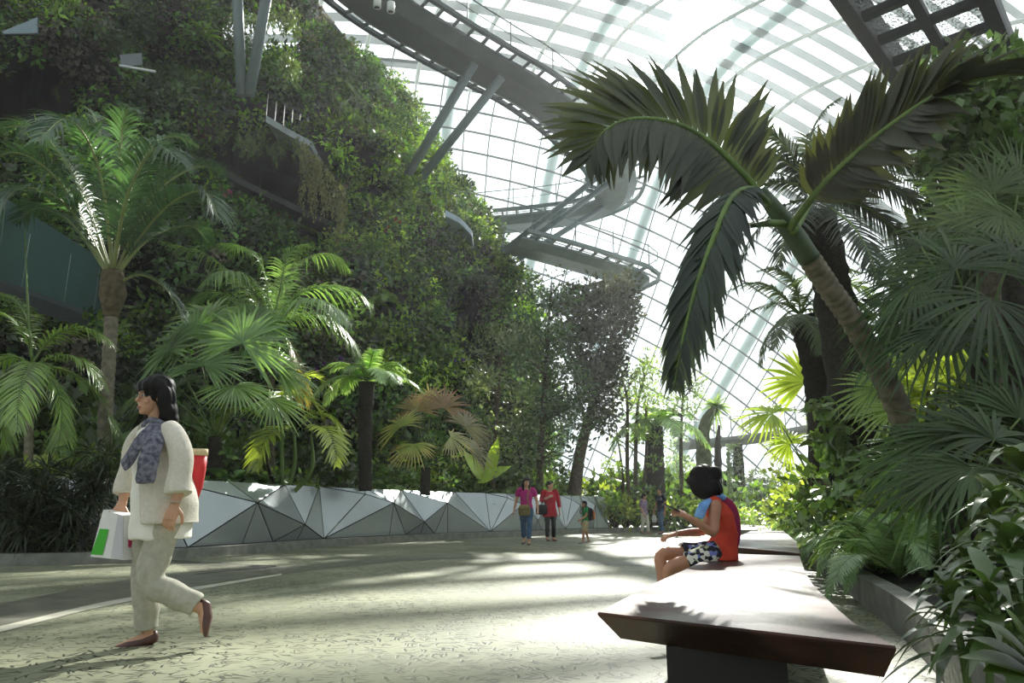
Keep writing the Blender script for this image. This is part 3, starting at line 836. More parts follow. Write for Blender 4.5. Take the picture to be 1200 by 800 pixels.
# ledge ramps with rails on the mountain
def ledge(label, pts, Y, wcol):
    t = thing('ledge_path', label, 'path', tuple(P(*pts[0], Y)))
    c = spline([P(x, y, Y + 1.0 * i) for i, (x, y) in enumerate(pts)], 24)
    part('ledge_slab', MB().loft([[p_, p_ + (0, 1.6, 0), p_ + (0, 1.6, -.25), p_ + (0, 0, -.25)] for p_ in c]), wcol, t, smooth=False)
    rm = MB(); r_ = c + (0, 0, 0.9); rm.tube(r_, .016, 5)
    for i in range(0, 24, 4): rm.tube([c[i], r_[i]], .014, 4)
    part('railing', rm, STEEL_DARK, t, smooth=False)
ledge('dark sloping ledge path inside the mountain recess under the round vent', [(240, 180), (275, 205), (330, 232), (395, 262)], 24.4, mat('ledge_concrete', (70, 76, 72), .8, var=.2, scale=2))
ledge('pale railed ledge path on the mountain below the two tall steel struts', [(312, 135), (340, 152), (365, 165)], 22.8, mat('pale_ledge_concrete', (140, 150, 150), .8, var=.2, scale=2))
ledge('short pale curved ledge on the mountain edge beside the lower struts', [(522, 246), (540, 256), (553, 270)], 27.5, mat('blue_grey_ledge', (150, 172, 180), .6, var=.1, scale=2))
# small glazed roof at the top left
c4 = [P(2, 37, 21), P(44, 20, 21), P(44, 40, 21), P(6, 41, 21)]
t = thing('glass_canopy', 'small grey-blue glazed canopy at the top left of the mountain', 'canopy', tuple(c4[0]))
part('canopy_pane', MB().loft([c4, [q_ + np.array([0, .06, 0]) for q_ in c4]]), mat('blue_grey_glazing', (130, 150, 158), .25, .2, var=.05), t, smooth=False)
part('canopy_rail', MB().tube([c4[3], c4[2]], .04, 6), STEEL_DARK, t)
c4 = [P(140, 64, 22), P(166, 62, 22), P(166, 76, 22), P(142, 78, 22)]
t = thing('window_box', 'small pale window opening with a lit sill high on the planted mountain', 'opening', tuple(c4[0]))
part('opening_pane', MB().loft([c4, [q_ + np.array([0, .06, 0]) for q_ in c4]]), mat('grey_glazing', (110, 120, 122), .25, .2, var=.05), t, smooth=False)
part('sill', MB().tube([P(140, 77, 21.9), P(182, 84, 21.9)], .05, 4), STEEL_WHITE, t)
# ================================================================== plant builders
UPV = np.array([0, 0, 1.0])
def frond(lf, st, pts, n=40, ll=.5, lw=.02, col=(70, 96, 50), ang=55, vee=.25, droop=.35, r0=.02, start=.18, ns=3, prof=None, jit=.06, cvar=.18, yellow=.1, up=None, tip=.35, stcol=(1, 1, 1), side=(1, -1), shape=None, twist=0):
    """feather leaf: rachis through pts, leaflets in a row on each side"""
    c = spline(pts, 26)
    L_ = np.r_[0, np.cumsum(np.linalg.norm(np.diff(c, axis=0), axis=1))]; tot = L_[-1]
    if st is not None: st.tube(c, np.linspace(r0, r0 * .2, 26), 6, stcol)
    t = np.linspace(start, .99, n)
    pos = np.stack([np.interp(t * tot, L_, c[:, k]) for k in range(3)], 1)
    tan = nrm(np.stack([np.interp(t * tot, L_, np.gradient(c, axis=0)[:, k]) for k in range(3)], 1))
    u = UPV if up is None else nrm(np.asarray(up, float))
    S = np.cross(tan, u); bad = np.linalg.norm(S, axis=1) < .15
    S[bad] = np.array([1, 0, 0]); S = nrm(S); N = np.cross(S, tan)
    k = (t - start) / (1 - start)
    env = (np.sin(PI * np.clip(k * .86 + .14, 0, 1)) ** .6) if shape is None else np.interp(k, *shape)
    env = np.maximum(env, tip * .3)
    a = np.radians(ang + (25 - ang) * k ** 1.6)
    for sd in side:
        j = rng.normal(size=(n, 3)) * jit
        D = S * sd * np.sin(a)[:, None] + tan * np.cos(a)[:, None] + N * vee + j
        nn = N - S * sd * vee
        lf.leaves(pos, D, nn, ll * env * rng.uniform(.9, 1.08, n), lw * (.5 + .5 * env), ns, droop * rng.uniform(.6, 1.4, n), .3,
                  prof, greens(n, col, cvar, yellow))

def arch(base, az, reach, rise, drop=0.0, n=5):
    """control points of an arching frond leaving base towards azimuth az"""
    t = np.linspace(0, 1, n)
    h = np.array([math.sin(az), math.cos(az), 0])
    return [base + h * reach * q + UPV * (rise * (1 - (1 - q) ** 2) * 1.0 - drop * q ** 3) for q in t]

def fan_leaf(lf, st, base, hub, normal, R, n=34, spread=135, col=(74, 104, 52), fuse=.5, droop=.12, pr=.018, tipcol=None, var=.12, yellow=.1, axis=None):
    """palmate leaf: petiole base->hub, segments radiating in the plane of `normal`"""
    base, hub = np.asarray(base, float), np.asarray(hub, float)
    if st is not None: st.tube(spline([base, (base + hub) / 2 + UPV * .06 * np.linalg.norm(hub - base), hub], 8), np.linspace(pr, pr * .6, 8), 5)
    nz = nrm(normal); d0 = hub - base if axis is None else np.asarray(axis, float)
    d0 = nrm(d0 - nz * (d0 @ nz)); e = np.cross(nz, d0)
    a = np.radians(np.linspace(-spread, spread, n))
    D = np.cos(a)[:, None] * d0 + np.sin(a)[:, None] * e
    dl = np.radians(2 * spread / n)
    wmid = R * fuse * math.tan(dl / 2)
    prof = [.02, .5, 1.0, .92, .55, .05]
    L_ = R * (1 - .18 * (np.abs(a) / a.max()) ** 2) * rng.uniform(.93, 1.05, n)
    lf.leaves(np.repeat(hub[None], n, 0), D + nz * rng.normal(size=(n, 1)) * .03, np.repeat(nz[None], n, 0), L_, wmid * 1.02, 5, droop * rng.uniform(.7, 1.5, n), .55,
              prof, greens(n, col, var, yellow), tipcol)

def trunk_mb(pts, r, k=14, rings=0, n=30, col=(1, 1, 1), rough=.0):
    c = spline(pts, n); rr = np.interp(np.linspace(0, 1, n), np.linspace(0, 1, len(r)), r)
    if rings:
        rr = rr * (1 + .05 * np.sign(np.sin(np.linspace(0, rings * 2 * PI, n))))
    if rough: rr = rr * (1 + rough * rng.normal(size=n))
    cc = (1, 1, 1)
    mb = MB(); mb.tube(c, rr, k, col)
    return mb

STRAP = [.35, .8, 1, .85, .5, .06]
PADDLE = [.25, .85, 1, .9, .62, .05]
def palm(name, label, cat, trunk_pts, trunk_r, fronds, leafkw, tmat=None, rings=0, mat_l=None, shaft=None, group=None, tn=30, tcol=(1, 1, 1), stmat=None, rough=0, shmat=None):
    """feather palm: every frond is a part with its rachis as a sub-part"""
    t = thing(name, label, cat, tuple(trunk_pts[0]), group)
    part('trunk', trunk_mb(trunk_pts, trunk_r, 14, rings, tn, tcol, rough), tmat or BARK_GREY, t)
    if shaft is not None: part('crownshaft', trunk_mb(shaft[0], shaft[1], 12, 0, 14), shmat or STEM, t)
    for f in fronds:
        pts, kw = (f, {}) if not isinstance(f, tuple) else f
        lf, st = MB(), MB(); frond(lf, st, pts, **{**leafkw, **kw})
        o = part('frond', lf, mat_l or LEAF, t); part('rachis', st, stmat or STEM, o)
    return t

def crown_fronds(top_, n, reach, rise, drop, tilt_lo=.25, tilt_hi=1.0, seed=0, az0=None, spread=2 * PI):
    g = np.random.default_rng(seed); out = []
    for i in range(n):
        az = (g.random() * 2 * PI if az0 is None else az0 - spread / 2 + spread * (i + .5) / n + g.normal() * .12)
        if az0 is None: az = 2 * PI * i / n * 1.0 + g.normal() * .25 + i * 2.4
        q = tilt_lo + (tilt_hi - tilt_lo) * (i / max(1, n - 1))      # 0 upright .. 1 hanging
        out.append(arch(top_, az, reach * (.35 + .65 * q) * g.uniform(.85, 1.1), rise * (1.25 - q) * g.uniform(.85, 1.15), drop * q * g.uniform(.7, 1.3), 6))
    return out

def leafy(mb, centres, rad, k, ln, wd, col, flat=.9, up=.2, big=False, var=.25, yellow=.15):
    for c, r in zip(centres, np.broadcast_to(rad, (len(centres),))):
        u = dirs(k, .1); B = np.asarray(c) + u * r * rng.random((k, 1)) ** .45 * np.array([1, 1, flat])
        D = nrm(u + .7 * rng.normal(size=(k, 3)) + UPV * up); N = nrm(UPV + .7 * rng.normal(size=(k, 3)))
        if big: mb.leaves(B, D, N, ln * rng.uniform(.6, 1.3, k), wd * rng.uniform(.8, 1.2, k), 2, .3, .25, [.3, 1, .06], greens(k, col, var, yellow))
        else: mb.specks(B, D, N, ln * rng.uniform(.6, 1.3, k), wd * rng.uniform(.7, 1.3, k), greens(k, col, var, yellow))

def tree(name, label, trunks, crown, leafkw, group=None, bark=None, cat='tree', twigs=True, mat_l=None):
    """trunks: list of (points, radii); crown: list of (centre, radius)"""
    t = thing(name, label, cat, tuple(trunks[0][0][0]), group)
    for p_, r_ in trunks: part('trunk', trunk_mb(p_, r_, 10, 0, 20, rough=.04), bark or BARK, t)
    cs = [np.asarray(c) for c, r in crown]
    if twigs:
        bm = MB(); ends = [spline(p_, 20) for p_, _ in trunks]
        for c in cs:
            best = min(ends, key=lambda e: np.min(np.linalg.norm(e - c, axis=1)))
            below = best[best[:, 2] < c[2] - .1]; below = below if len(below) else best
            i = np.argmin(np.linalg.norm(below - (c - UPV * .5), axis=1)); a_ = below[i]
            bm.tube(spline([a_, (a_ + c) / 2 + rng.normal(size=3) * .12, c], 7), np.linspace(.03, .008, 7), 5)
        part('branches', bm, bark or BARK, t)
    mb = MB(); leafy(mb, cs, [r for c, r in crown], **leafkw)
    part('crown', mb, mat_l or LEAF, t)
    return t

def crown_in(poly, Y, n, rad, depth=.8, seed=0):
    """clump centres filling an outline at about Y metres"""
    g = np.random.default_rng(seed); xs, ys = [q[0] for q in poly], [q[1] for q in poly]; out = []
    while len(out) < n:
        x, y = g.uniform(min(xs), max(xs)), g.uniform(min(ys), max(ys))
        if inpoly(np.array([x]), np.array([y]), poly)[0]: out.append((P(x, y, Y + g.normal() * depth), rad * g.uniform(.6, 1.25)))
    return out

# ---- prototypes of small plants built at the origin, then copied --------------------------------------
def proto_fern(name, n=14, L_=.7, col=(84, 112, 58), rise=.5, lw=.012, ll=.11, seed=1, nl=30, droop=.5, mat_l=None, wide=1.0):
    g = np.random.default_rng(seed); t = thing(name, None, None)
    for i in range(n):
        q = g.random(); az = 2 * PI * i / n + g.normal() * .2
        lf = MB(); st = MB()
        frond(lf, st, arch(np.zeros(3), az, L_ * (.45 + .55 * q), rise * (1.15 - .6 * q), droop * (.3 + q) * L_ * .6, 6), n=nl, ll=ll * wide, lw=lw, col=col, ang=72, vee=.05, droop=.15, r0=.006, start=.12, ns=2, prof=[.7, .8, .1], jit=.05)
        o = part('frond', lf, mat_l or LEAF, t, local=True)
        part('rachis', st, STEM, o, local=True)
    return t
def proto_shrub(name, rad=.5, h=.7, k=220, ln=.13, wd=.04, col=(66, 92, 46), n=7, seed=1, big=False, mat_l=None, flowers=None, var=.25, yellow=.15):
    g = np.random.default_rng(seed); t = thing(name, None, None)
    cs = [np.array([g.normal() * rad * .45, g.normal() * rad * .45, h * g.uniform(.35, .9)]) for _ in range(n)]
    mb = MB(); leafy(mb, cs, rad * .55, k // n, ln, wd, col, .85, .25, big, var, yellow)
    part('foliage', mb, mat_l or LEAF, t, local=True)
    st = MB()
    for c in cs: st.tube(spline([np.zeros(3), c * .5 + g.normal(size=3) * .05, c], 6), np.linspace(.02, .006, 6), 5)
    part('stems', st, BARK, t, local=True)
    if flowers is not None:
        rgb, m, sz = flowers
        for i in range(m):
            c = cs[i % n] + nrm(g.normal(size=3) + (0, -.6, .6)) * rad * .6
            fm = MB(); u = dirs(14, .3); fm.specks(np.repeat(c[None], 14, 0), u, dirs(14), sz, sz * .35, greens(14, rgb, .15, 0))
            part('flower', fm, FLOWER, t, local=True)
    return t
def proto_strap(name, n=40, L_=.9, w=.03, col=(84, 112, 46), rise=.8, droop=.7, seed=1, mat_l=None, prof=STRAP, cvar=.2, yellow=.15):
    g = np.random.default_rng(seed); t = thing(name, None, None); mb = MB()
    az = np.arange(n) * 2.4 + g.normal(size=n) * .2; q = np.sqrt(np.linspace(.02, 1, n))
    D = np.c_[np.sin(az) * (.25 + q), np.cos(az) * (.25 + q), rise * (1.4 - q)]
    D = nrm(D); N = nrm(np.c_[-D[:, 0] * D[:, 2], -D[:, 1] * D[:, 2], 1 - D[:, 2] ** 2 + .02])
    mb.leaves(np.c_[np.sin(az), np.cos(az), 0 * az] * .03, D, N, L_ * g.uniform(.75, 1.1, n), w, 5, droop * g.uniform(.5, 1.2, n), .35, prof, greens(n, col, cvar, yellow))
    part('leaves', mb, mat_l or LEAF_GLOSSY, t, local=True)
    part('heart', MB().ball((0, 0, .03), (.05, .05, .06)), STEM, t, local=True)
    return t
def proto_paddle(name, n=7, L_=.8, w=.16, h=.6, col=(76, 108, 48), seed=1, mat_l=None, cvar=.15):
    g = np.random.default_rng(seed); t = thing(name, None, None); lf, st = MB(), MB()
    for i in range(n):
        az = i * 2.4 + g.normal() * .3; hh = h * g.uniform(.55, 1.1); d = np.array([math.sin(az), math.cos(az), 0])
        hub = d * h * .35 * g.uniform(.5, 1.2) + UPV * hh
        st.tube(spline([np.zeros(3), hub * .5 + UPV * .08, hub], 6), np.linspace(.014, .008, 6), 5)
        D = nrm(d + UPV * g.uniform(.1, .8)); N = nrm(UPV - d * .4)
        lf.leaves(hub[None], D[None], N[None], L_ * g.uniform(.7, 1.1), w * g.uniform(.8, 1.1), 8, .45 * g.uniform(.5, 1.3), .22, [.15, .7, .95, 1, .95, .82, .6, .33, .04], greens(1, col, cvar, .1))
    part('leaves', lf, mat_l or LEAF_GLOSSY, t, local=True); part('stalks', st, STEM, t, local=True)
    return t
_used = {}
def plant(proto, loc, label, cat, scale=1.0, rz=None, group=None, rx=0, ry=0):
    rz = rnd.random() * 6.28 if rz is None else rz
    if id(proto) not in _used:
        _used[id(proto)] = proto
        o = proto; o.location = Vector(loc); o.rotation_euler = (rx, ry, rz); o.scale = (scale,) * 3
        tag(o, label, cat, group); return o
    o = dup(proto, loc, rz, scale, label, group, rx, ry); o['category'] = cat
    if group is None and 'group' in o: del o['group']
    return o
# ================================================================== left-hand palms
FP = [.3, .9, 1, .5, .05]
def F(Y, *pts): return [P(x, y, Y + (d[0] if d else 0)) for x, y, *d in pts]

# tall palm on the far left
Y = 14.0; tp = P(132, 318, Y)
pal = dict(n=64, ll=.95, lw=.026, col=(48, 74, 52), ang=46, vee=.3, droop=.55, r0=.035, start=.16, ns=4, prof=FP, yellow=.06)
fr = [F(Y, (131, 322), (128, 240), (122, 180), (112, 140, .5), (100, 125, .8)), F(Y, (132, 322), (140, 230), (142, 165), (148, 130, -.4), (158, 128, -.8)),
      F(Y, (130, 324), (100, 235), (70, 180), (35, 150, .3), (-10, 150, .6)), F(Y, (129, 325), (85, 235), (45, 190, -.5), (5, 180, -1), (-30, 215, -1.4)),
      F(Y, (129, 325), (90, 255), (55, 225, -1), (15, 225, -1.6), (-15, 275, -2)), F(Y, (133, 325), (165, 255), (195, 215), (235, 195, .4), (262, 205, .7)),
      F(Y, (134, 325), (170, 270), (205, 235, -.6), (238, 225, -1), (258, 258, -1.4)), F(Y, (134, 327), (165, 288), (195, 270, .8), (225, 265, 1.4), (245, 285, 2)),
      F(Y, (132, 322), (120, 215, -.6), (100, 160, -1.4), (75, 140, -2.2), (45, 165, -3)), F(Y, (132, 322), (155, 215, .8), (180, 170, 1.4), (205, 160, 2), (232, 172, 2.4)),
      F(Y, (131, 322), (105, 240, 1), (80, 190, 1.8), (55, 170, 2.4), (28, 178, 3)), F(Y, (132, 322), (146, 240, -.8), (168, 190, -1.5), (188, 172, -2), (212, 190, -2.6)),
      F(Y, (129, 326), (95, 275, .5), (68, 250, 1), (40, 245, 1.5), (18, 262, 2)), F(Y, (133, 335), (160, 322), (185, 330), (205, 352), (212, 370))]
fr[-1] = (fr[-1], dict(n=30, ll=.5))
TALL = palm('tall_palm', 'tall feather palm with ringed trunk and blue-green drooping fronds on the far left', 'palm', F(Y, (121, 580), (124, 480), (129, 400), (131, 350)),
     [.15, .13, .125, .13], fr, pal, BARK_GREY, 26, None, (F(Y, (130, 372), (132, 345), (132, 318)), [.13, .26, .20]), tn=90, shmat=mat('brown_fibrous_sheath', (96, 86, 62), .9, var=.4, scale=9, bump=.6), stmat=mat('pale_frond_stalk', (140, 150, 92), .5, var=.1))

# smaller palm in front of it
Y = 12.9; pal = dict(n=46, ll=.52, lw=.018, col=(92, 118, 60), ang=58, vee=.15, droop=.45, r0=.022, start=.15, ns=4, prof=FP, yellow=.3)
fr = [F(Y, (38, 425), (30, 392), (12, 372), (-15, 366), (-45, 380)), F(Y, (38, 425), (58, 398), (80, 386), (105, 386), (130, 402)), F(Y, (38, 428), (65, 418), (88, 418), (105, 430), (120, 452)),
      F(Y, (38, 430), (20, 418), (-2, 425), (-20, 450), (-30, 480)), F(Y, (38, 432), (55, 440), (68, 460), (72, 490), (68, 525)), F(Y, (38, 432), (22, 440), (10, 465), (4, 495), (8, 525)),
      F(Y, (38, 425), (34, 385), (25, 360, .5), (8, 345, .8), (-15, 345, 1.2)), F(Y, (38, 430), (40, 425, -.6), (30, 440, -1.1), (22, 470, -1.4), (20, 505, -1.5)), F(Y, (38, 428), (70, 432, .5), (100, 448, .8), (122, 475, 1), (138, 510, 1))]
t = palm('feather_palm', 'small yellow-green feather palm with thin grey trunk at the left edge', 'palm', F(Y, (32, 575), (34, 510), (38, 425)), [.075, .07, .065], fr, pal, BARK_GREY, 20, tn=60)
part('spear_leaf', MB().tube(F(Y, (38, 425), (33, 370), (29, 270)), [.03, .025, .008], 6), STEM, t)

# palm with long arching fronds right of the tall one
Y = 17.5; pal = dict(n=56, ll=.75, lw=.02, col=(84, 112, 62), ang=55, vee=.12, droop=.75, r0=.028, start=.12, ns=4, prof=FP, yellow=.15)
fr = [F(Y, (318, 388), (285, 335), (245, 300), (215, 290), (188, 282)), F(Y, (318, 388), (350, 345), (385, 335), (415, 340), (436, 356)), F(Y, (318, 390), (355, 368), (390, 375), (412, 398), (428, 432)),
      F(Y, (318, 388), (312, 330), (300, 300), (282, 288, .5), (258, 285, 1)), F(Y, (318, 388), (330, 330), (335, 305), (345, 290), (362, 285, .5)), F(Y, (316, 390), (290, 360), (265, 345), (240, 345), (218, 360)),
      F(Y, (318, 388), (340, 320, 1), (365, 300, 1.6), (390, 300, 2), (410, 318, 2.4)), F(Y, (320, 388), (345, 358, -1), (368, 350, -1.8), (388, 358, -2.2), (402, 380, -2.6)), F(Y, (317, 390), (300, 345, -1), (280, 322, -1.8), (262, 318, -2.4), (240, 330, -3)),
      (F(Y, (318, 390), (335, 395), (345, 415), (348, 440), (346, 465)), dict(col=(120, 110, 50)))]
palm('arching_palm', 'feather palm with long silvery arching fronds in front of the mountain, left of centre', 'palm', F(Y, (316, 575), (316, 480), (318, 390)), [.12, .11, .12], fr, pal, BARK, 18, tn=60)

# fan palm with large round leaves
Y = 15.4; t = thing('fan_palm', 'broad fan palm with large round pleated leaves behind the walking woman', 'palm', tuple(P(250, 575, Y)))
part('trunk', trunk_mb(F(Y, (250, 590), (252, 545), (252, 512)), [.17, .17, .13], 12, 0, 24, rough=.08), BARK_DARK, t)
b = P(252, 515, Y)
for hx, hy, dy, nx, ny, nz_, R, cc in ((228, 396, .3, -.2, -1, .35, 1.05, (78, 110, 58)), (284, 402, -.6, .3, -1, .3, 1.1, (92, 122, 74)), (246, 372, .9, .1, -.8, .6, 1.0, (98, 128, 56)), (196, 412, .2, -.6, -.8, .4, 1.05, (76, 106, 52)),
                                    (180, 452, -.3, -.5, -.6, .8, .95, (74, 100, 52)), (240, 428, -1.0, 0, -.75, .8, .9, (70, 98, 52)), (325, 432, .1, .6, -.6, .6, .95, (90, 116, 52)), (318, 468, -.4, .4, -.5, .9, .85, (92, 120, 44)),
                                    (165, 482, .2, -.5, -.5, .9, .9, (80, 104, 52)), (276, 452, -1.1, .2, -.5, .9, .8, (84, 112, 46)), (300, 380, .9, .5, -.8, .4, .95, (74, 104, 50)), (208, 452, .6, -.3, -.7, .8, .8, (66, 92, 48))):
    lf, st = MB(), MB(); hub = P(hx, hy, Y + dy)
    fan_leaf(lf, st, b, hub, (nx, ny, nz_), R * 1.12, 40, 128, cc, .55, .22, .02)
    o = part('fan_leaf', lf, LEAF, t); part('leaf_stalk', st, STEM, o)

# clumping palm with yellow-green leaflets low by the wall
Y = 16.4; t = thing('clumping_palm', 'low yellow-green clumping palm just behind the planter wall', 'palm', tuple(P(332, 575, Y)))
for a_, b_ in ((313, 500), (345, 505), (330, 480), (365, 510)): part('stem', trunk_mb(F(Y, (a_ * .3 + 232, 580), (a_, b_ + 40), (a_, b_)), [.05, .045, .03], 8, 12, 30), BARK_DARK if a_ == 313 else STEM, t)
for pts in ([(313, 505), (300, 485), (282, 480), (265, 490), (255, 512)], [(313, 500), (325, 470), (345, 462), (365, 470), (378, 490)], [(345, 508), (360, 490), (378, 485), (392, 495), (398, 515)], [(330, 485), (310, 465), (290, 458), (272, 465), (262, 480)],
            [(365, 512), (372, 500, -.5), (385, 505, -1), (392, 525, -1.3), (394, 545, -1.4)], [(345, 508), (330, 500, -.6), (315, 510, -1), (305, 530, -1.2), (300, 550, -1.3)], [(330, 482), (340, 455, .5), (352, 442, .8), (370, 442, 1), (388, 455, 1)]):
    lf, st = MB(), MB(); frond(lf, st, F(Y, *pts), n=26, ll=.54, lw=.034, col=(124, 140, 52), ang=60, vee=.2, droop=.3, r0=.012, start=.2, ns=4, prof=FP, yellow=.35)
    o = part('frond', lf, LEAF, t); part('rachis', st, STEM, o)

# tree fern with dark trunk
def tree_fern(label, base_pts, r, crown, n, reach, rise, drop, kw, seed=0, fuzz=True, cat='tree fern'):
    t = thing('tree_fern', label, cat, tuple(base_pts[0]))
    part('trunk', trunk_mb(base_pts, r, 14, 0, 40, rough=.05), BARK_DARK, t)
    for pts in crown_fronds(crown, n, reach, rise, drop, .2, 1, seed):
        lf, st = MB(), MB(); frond(lf, st, pts, **kw); o = part('frond', lf, LEAF, t); part('rachis', st, STEM, o)
    return t
fk = dict(n=44, ll=.34, lw=.028, col=(112, 136, 92), ang=72, vee=.0, droop=.3, r0=.014, start=.1, ns=4, prof=[.8, .85, .7, .45, .05], yellow=.1)
tree_fern('tree fern with short black trunk and pale lacy crown left of the red fan palm', F(18, (428, 575), (428, 500), (430, 448)), [.16, .17, .2], P(430, 446, 18), 16, 1.5, .75, .75, fk, 4)

# fan palm with reddish yellow leaves
Y = 19; t = thing('fan_palm', 'small fan palm with yellow and reddish-brown leaves in the middle bed', 'palm', tuple(P(500, 575, Y)))
part('trunk', trunk_mb(F(Y, (498, 580), (499, 548)), [.14, .12], 10, 0, 8, rough=.06), BARK_DARK, t); b = P(499, 550, Y)
for hx, hy, dy, nx, ny, nz_, R, cc, tc in ((488, 482, .2, -.3, -1, .3, .85, (104, 96, 52), (.22, .10, .06)), (520, 478, .3, .3, -1, .3, .9, (108, 88, 54), (.24, .10, .07)), (505, 470, .8, 0, -1, .5, .85, (120, 114, 50), (.26, .16, .06)), (470, 500, -.2, -.5, -.8, .6, .85, (104, 118, 58), (.35, .3, .1)),
                                     (545, 500, -.1, .5, -.8, .5, .85, (106, 104, 64), (.22, .15, .08)), (528, 512, -.7, .3, -.7, .8, .75, (112, 116, 60), (.3, .25, .1)), (485, 520, -.8, -.2, -.7, .8, .75, (104, 118, 58), (.35, .25, .08)), (552, 525, .2, .6, -.6, .7, .75, (100, 106, 64), (.3, .22, .1))):
    lf, st = MB(), MB(); fan_leaf(lf, st, b, P(hx, hy, Y + dy), (nx, ny, nz_), R, 26, 105, cc, .42, .25, .016, tc, .12, .2); o = part('fan_leaf', lf, LEAF, t); part('leaf_stalk', st, STEM, o)

# ================================================================== middle trees
thin = dict(k=70, ln=.20, wd=.05, col=(70, 92, 64), var=.25, yellow=.12)
tree('slender_tree', 'slender tree with thin open foliage against the mountain in the middle', [(F(25.5, (577, 600), (580, 520), (586, 430), (590, 380)), [.09, .07, .05, .02])],
     crown_in([(545, 420), (600, 360), (625, 400), (625, 520), (590, 560), (548, 530)], 25.5, 26, .65, .7, 1), {**thin, 'col': (84, 96, 74)})
tree('tall_leafy_tree', 'tall dense green tree with straight trunk at the middle of the bed', [(F(27, (632, 602), (634, 520), (640, 430), (646, 330)), [.14, .12, .08, .02])],
     crown_in([(600, 400), (622, 330), (650, 305), (668, 340), (676, 420), (690, 500), (672, 545), (605, 540)], 27, 66, .74, .9, 2), {**thin, 'col': (62, 86, 60), 'k': 80})
tree('leaning_dark_tree', 'dark-leaved leaning tree with a flat cut top against the bright glass', [(F(28.5, (670, 602), (680, 530), (696, 470), (706, 430), (722, 380)), [.26, .23, .17, .12, .04]), (F(28.5, (697, 470), (712, 420), (734, 385)), [.1, .08, .03]), (F(28.5, (688, 500), (676, 450), (682, 400)), [.07, .05, .02])],
     crown_in([(668, 345), (700, 338), (742, 325), (743, 365), (735, 420), (712, 500), (694, 470), (670, 440), (664, 390)], 28.5, 70, .68, .7, 3), dict(k=120, ln=.21, wd=.06, col=(52, 56, 50), var=.3, yellow=.04))
tree('feathery_tree', 'group of thin stems with light green feathery tops beyond the dark leaning tree', [(F(30, (738, 600), (735, 540), (735, 470), (728, 440)), [.09, .08, .06, .02]), (F(30, (745, 600), (745, 530), (748, 470), (756, 440)), [.09, .08, .06, .02]), (F(30, (752, 600), (758, 520), (756, 460)), [.09, .07, .03]), (F(30.5, (728, 600), (730, 560), (722, 500)), [.07, .06, .02])],
     crown_in([(722, 430), (740, 410), (770, 418), (776, 450), (760, 480), (725, 480)], 30, 20, .55, .6, 5) + crown_in([(715, 500), (780, 480), (775, 560), (710, 560)], 30, 10, .5, .5, 6), dict(k=60, ln=.17, wd=.04, col=(112, 136, 74), var=.25, yellow=.3))
tree('feathery_tree', 'wispy light green tree standing directly behind the pale tree fern crown', [(F(31, (800, 600), (798, 530), (800, 460)), [.1, .08, .03])],
     crown_in([(775, 470), (800, 440), (830, 450), (820, 480), (790, 500)], 31, 12, .5, .5, 7), dict(k=50, ln=.18, wd=.045, col=(96, 116, 84), var=.25, yellow=.2))
fk2 = {**fk, 'col': (128, 152, 108), 'll': .62, 'lw': .045}
tree_fern('thick-trunked tree fern with pale crown left of the seated woman', F(31, (768, 616), (768, 560), (767, 500)), [.44, .40, .36], P(770, 500, 31), 16, 2.4, 1.0, 1.3, fk2, 9)

# ================================================================== far plants by the glass
Y = 36; t = thing('curved_yucca', 'bent thick-trunked plant with a spiky tuft beside the far footbridge', 'tree', tuple(P(826, 606, Y)))
part('trunk', trunk_mb(F(Y, (826, 610), (825, 545), (824, 510), (828, 492), (838, 478)), [.42, .42, .3, .25, .2], 12, 0, 24, rough=.05), mat('mossy_trunk', (84, 92, 62), .9, var=.4, scale=4, bump=.6), t)
lf = MB(); u = dirs(70, .25); lf.leaves(np.repeat(P(839, 476, Y)[None], 70, 0), u, nrm(UPV + .3 * rng.normal(size=(70, 3))), rng.uniform(.7, 1.3, 70), .06, 4, .35, .3, [.6, 1, .8, .5, .05], greens(70, (104, 128, 76), .2, .15)); part('leaf_tuft', lf, LEAF, t)
def mossy(label, px0, px1, y0, y1, Y, name='moss_column', cat='column'):
    t = thing(name, label, cat, tuple(P((px0 + px1) / 2, y1, Y))); c = (px0 + px1) / 2; r = (px1 - px0) / 2 * Y / 850
    part('core', trunk_mb(F(Y, (c, y1), (c + .5, (y0 + y1) / 2), (c - 1, y0)), [r, r * .95, r * .72], 12, 0, 20, rough=.04), SOIL, t)
    mb = MB(); h = P(c, y0, Y)[2] - P(c, y1, Y)[2]; k = int(900 * h * r + 260); a = rng.random(k) * 2 * PI; z = rng.random(k)
    u = np.c_[np.cos(a), np.sin(a), 0 * a]; B = P(c, y1, Y) + u * (r * (1 - .25 * z[:, None])) + UPV * z[:, None] * h
    mb.specks(B, u + .5 * rng.normal(size=(k, 3)), dirs(k), .2, .06, greens(k, (98, 118, 88), .2, .1)); part('foliage', mb, LEAF, t)
mossy('tall plant-clad column right below the far footbridge', 858, 873, 520, 606, 40)
mossy('short plant-clad column between the bent trunk and the taller clad column', 846, 858, 552, 606, 42)
t = part('bare_post', trunk_mb(F(37, (842, 608), (842, 560), (841, 520), (843, 498)), [.2, .18, .17, .05], 8, 0, 20, rough=.12), BARK_DARK); tag(t, 'bare rough dark tree stump post rising beside the bent trunk', 'stump')
tree('layered_conifer', 'small dark layered conifer beyond the far path end', [(F(46, (886, 612), (886, 590), (885, 560)), [.2, .16, .08])], [(P(x, y, 46), r) for x, y, r in ((886, 558, .7), (876, 565, .6), (896, 566, .6), (872, 580, .6), (900, 580, .6), (886, 575, .7), (880, 592, .5), (894, 594, .5))], dict(k=90, ln=.3, wd=.07, col=(88, 100, 92), flat=.4, var=.2, yellow=.05))
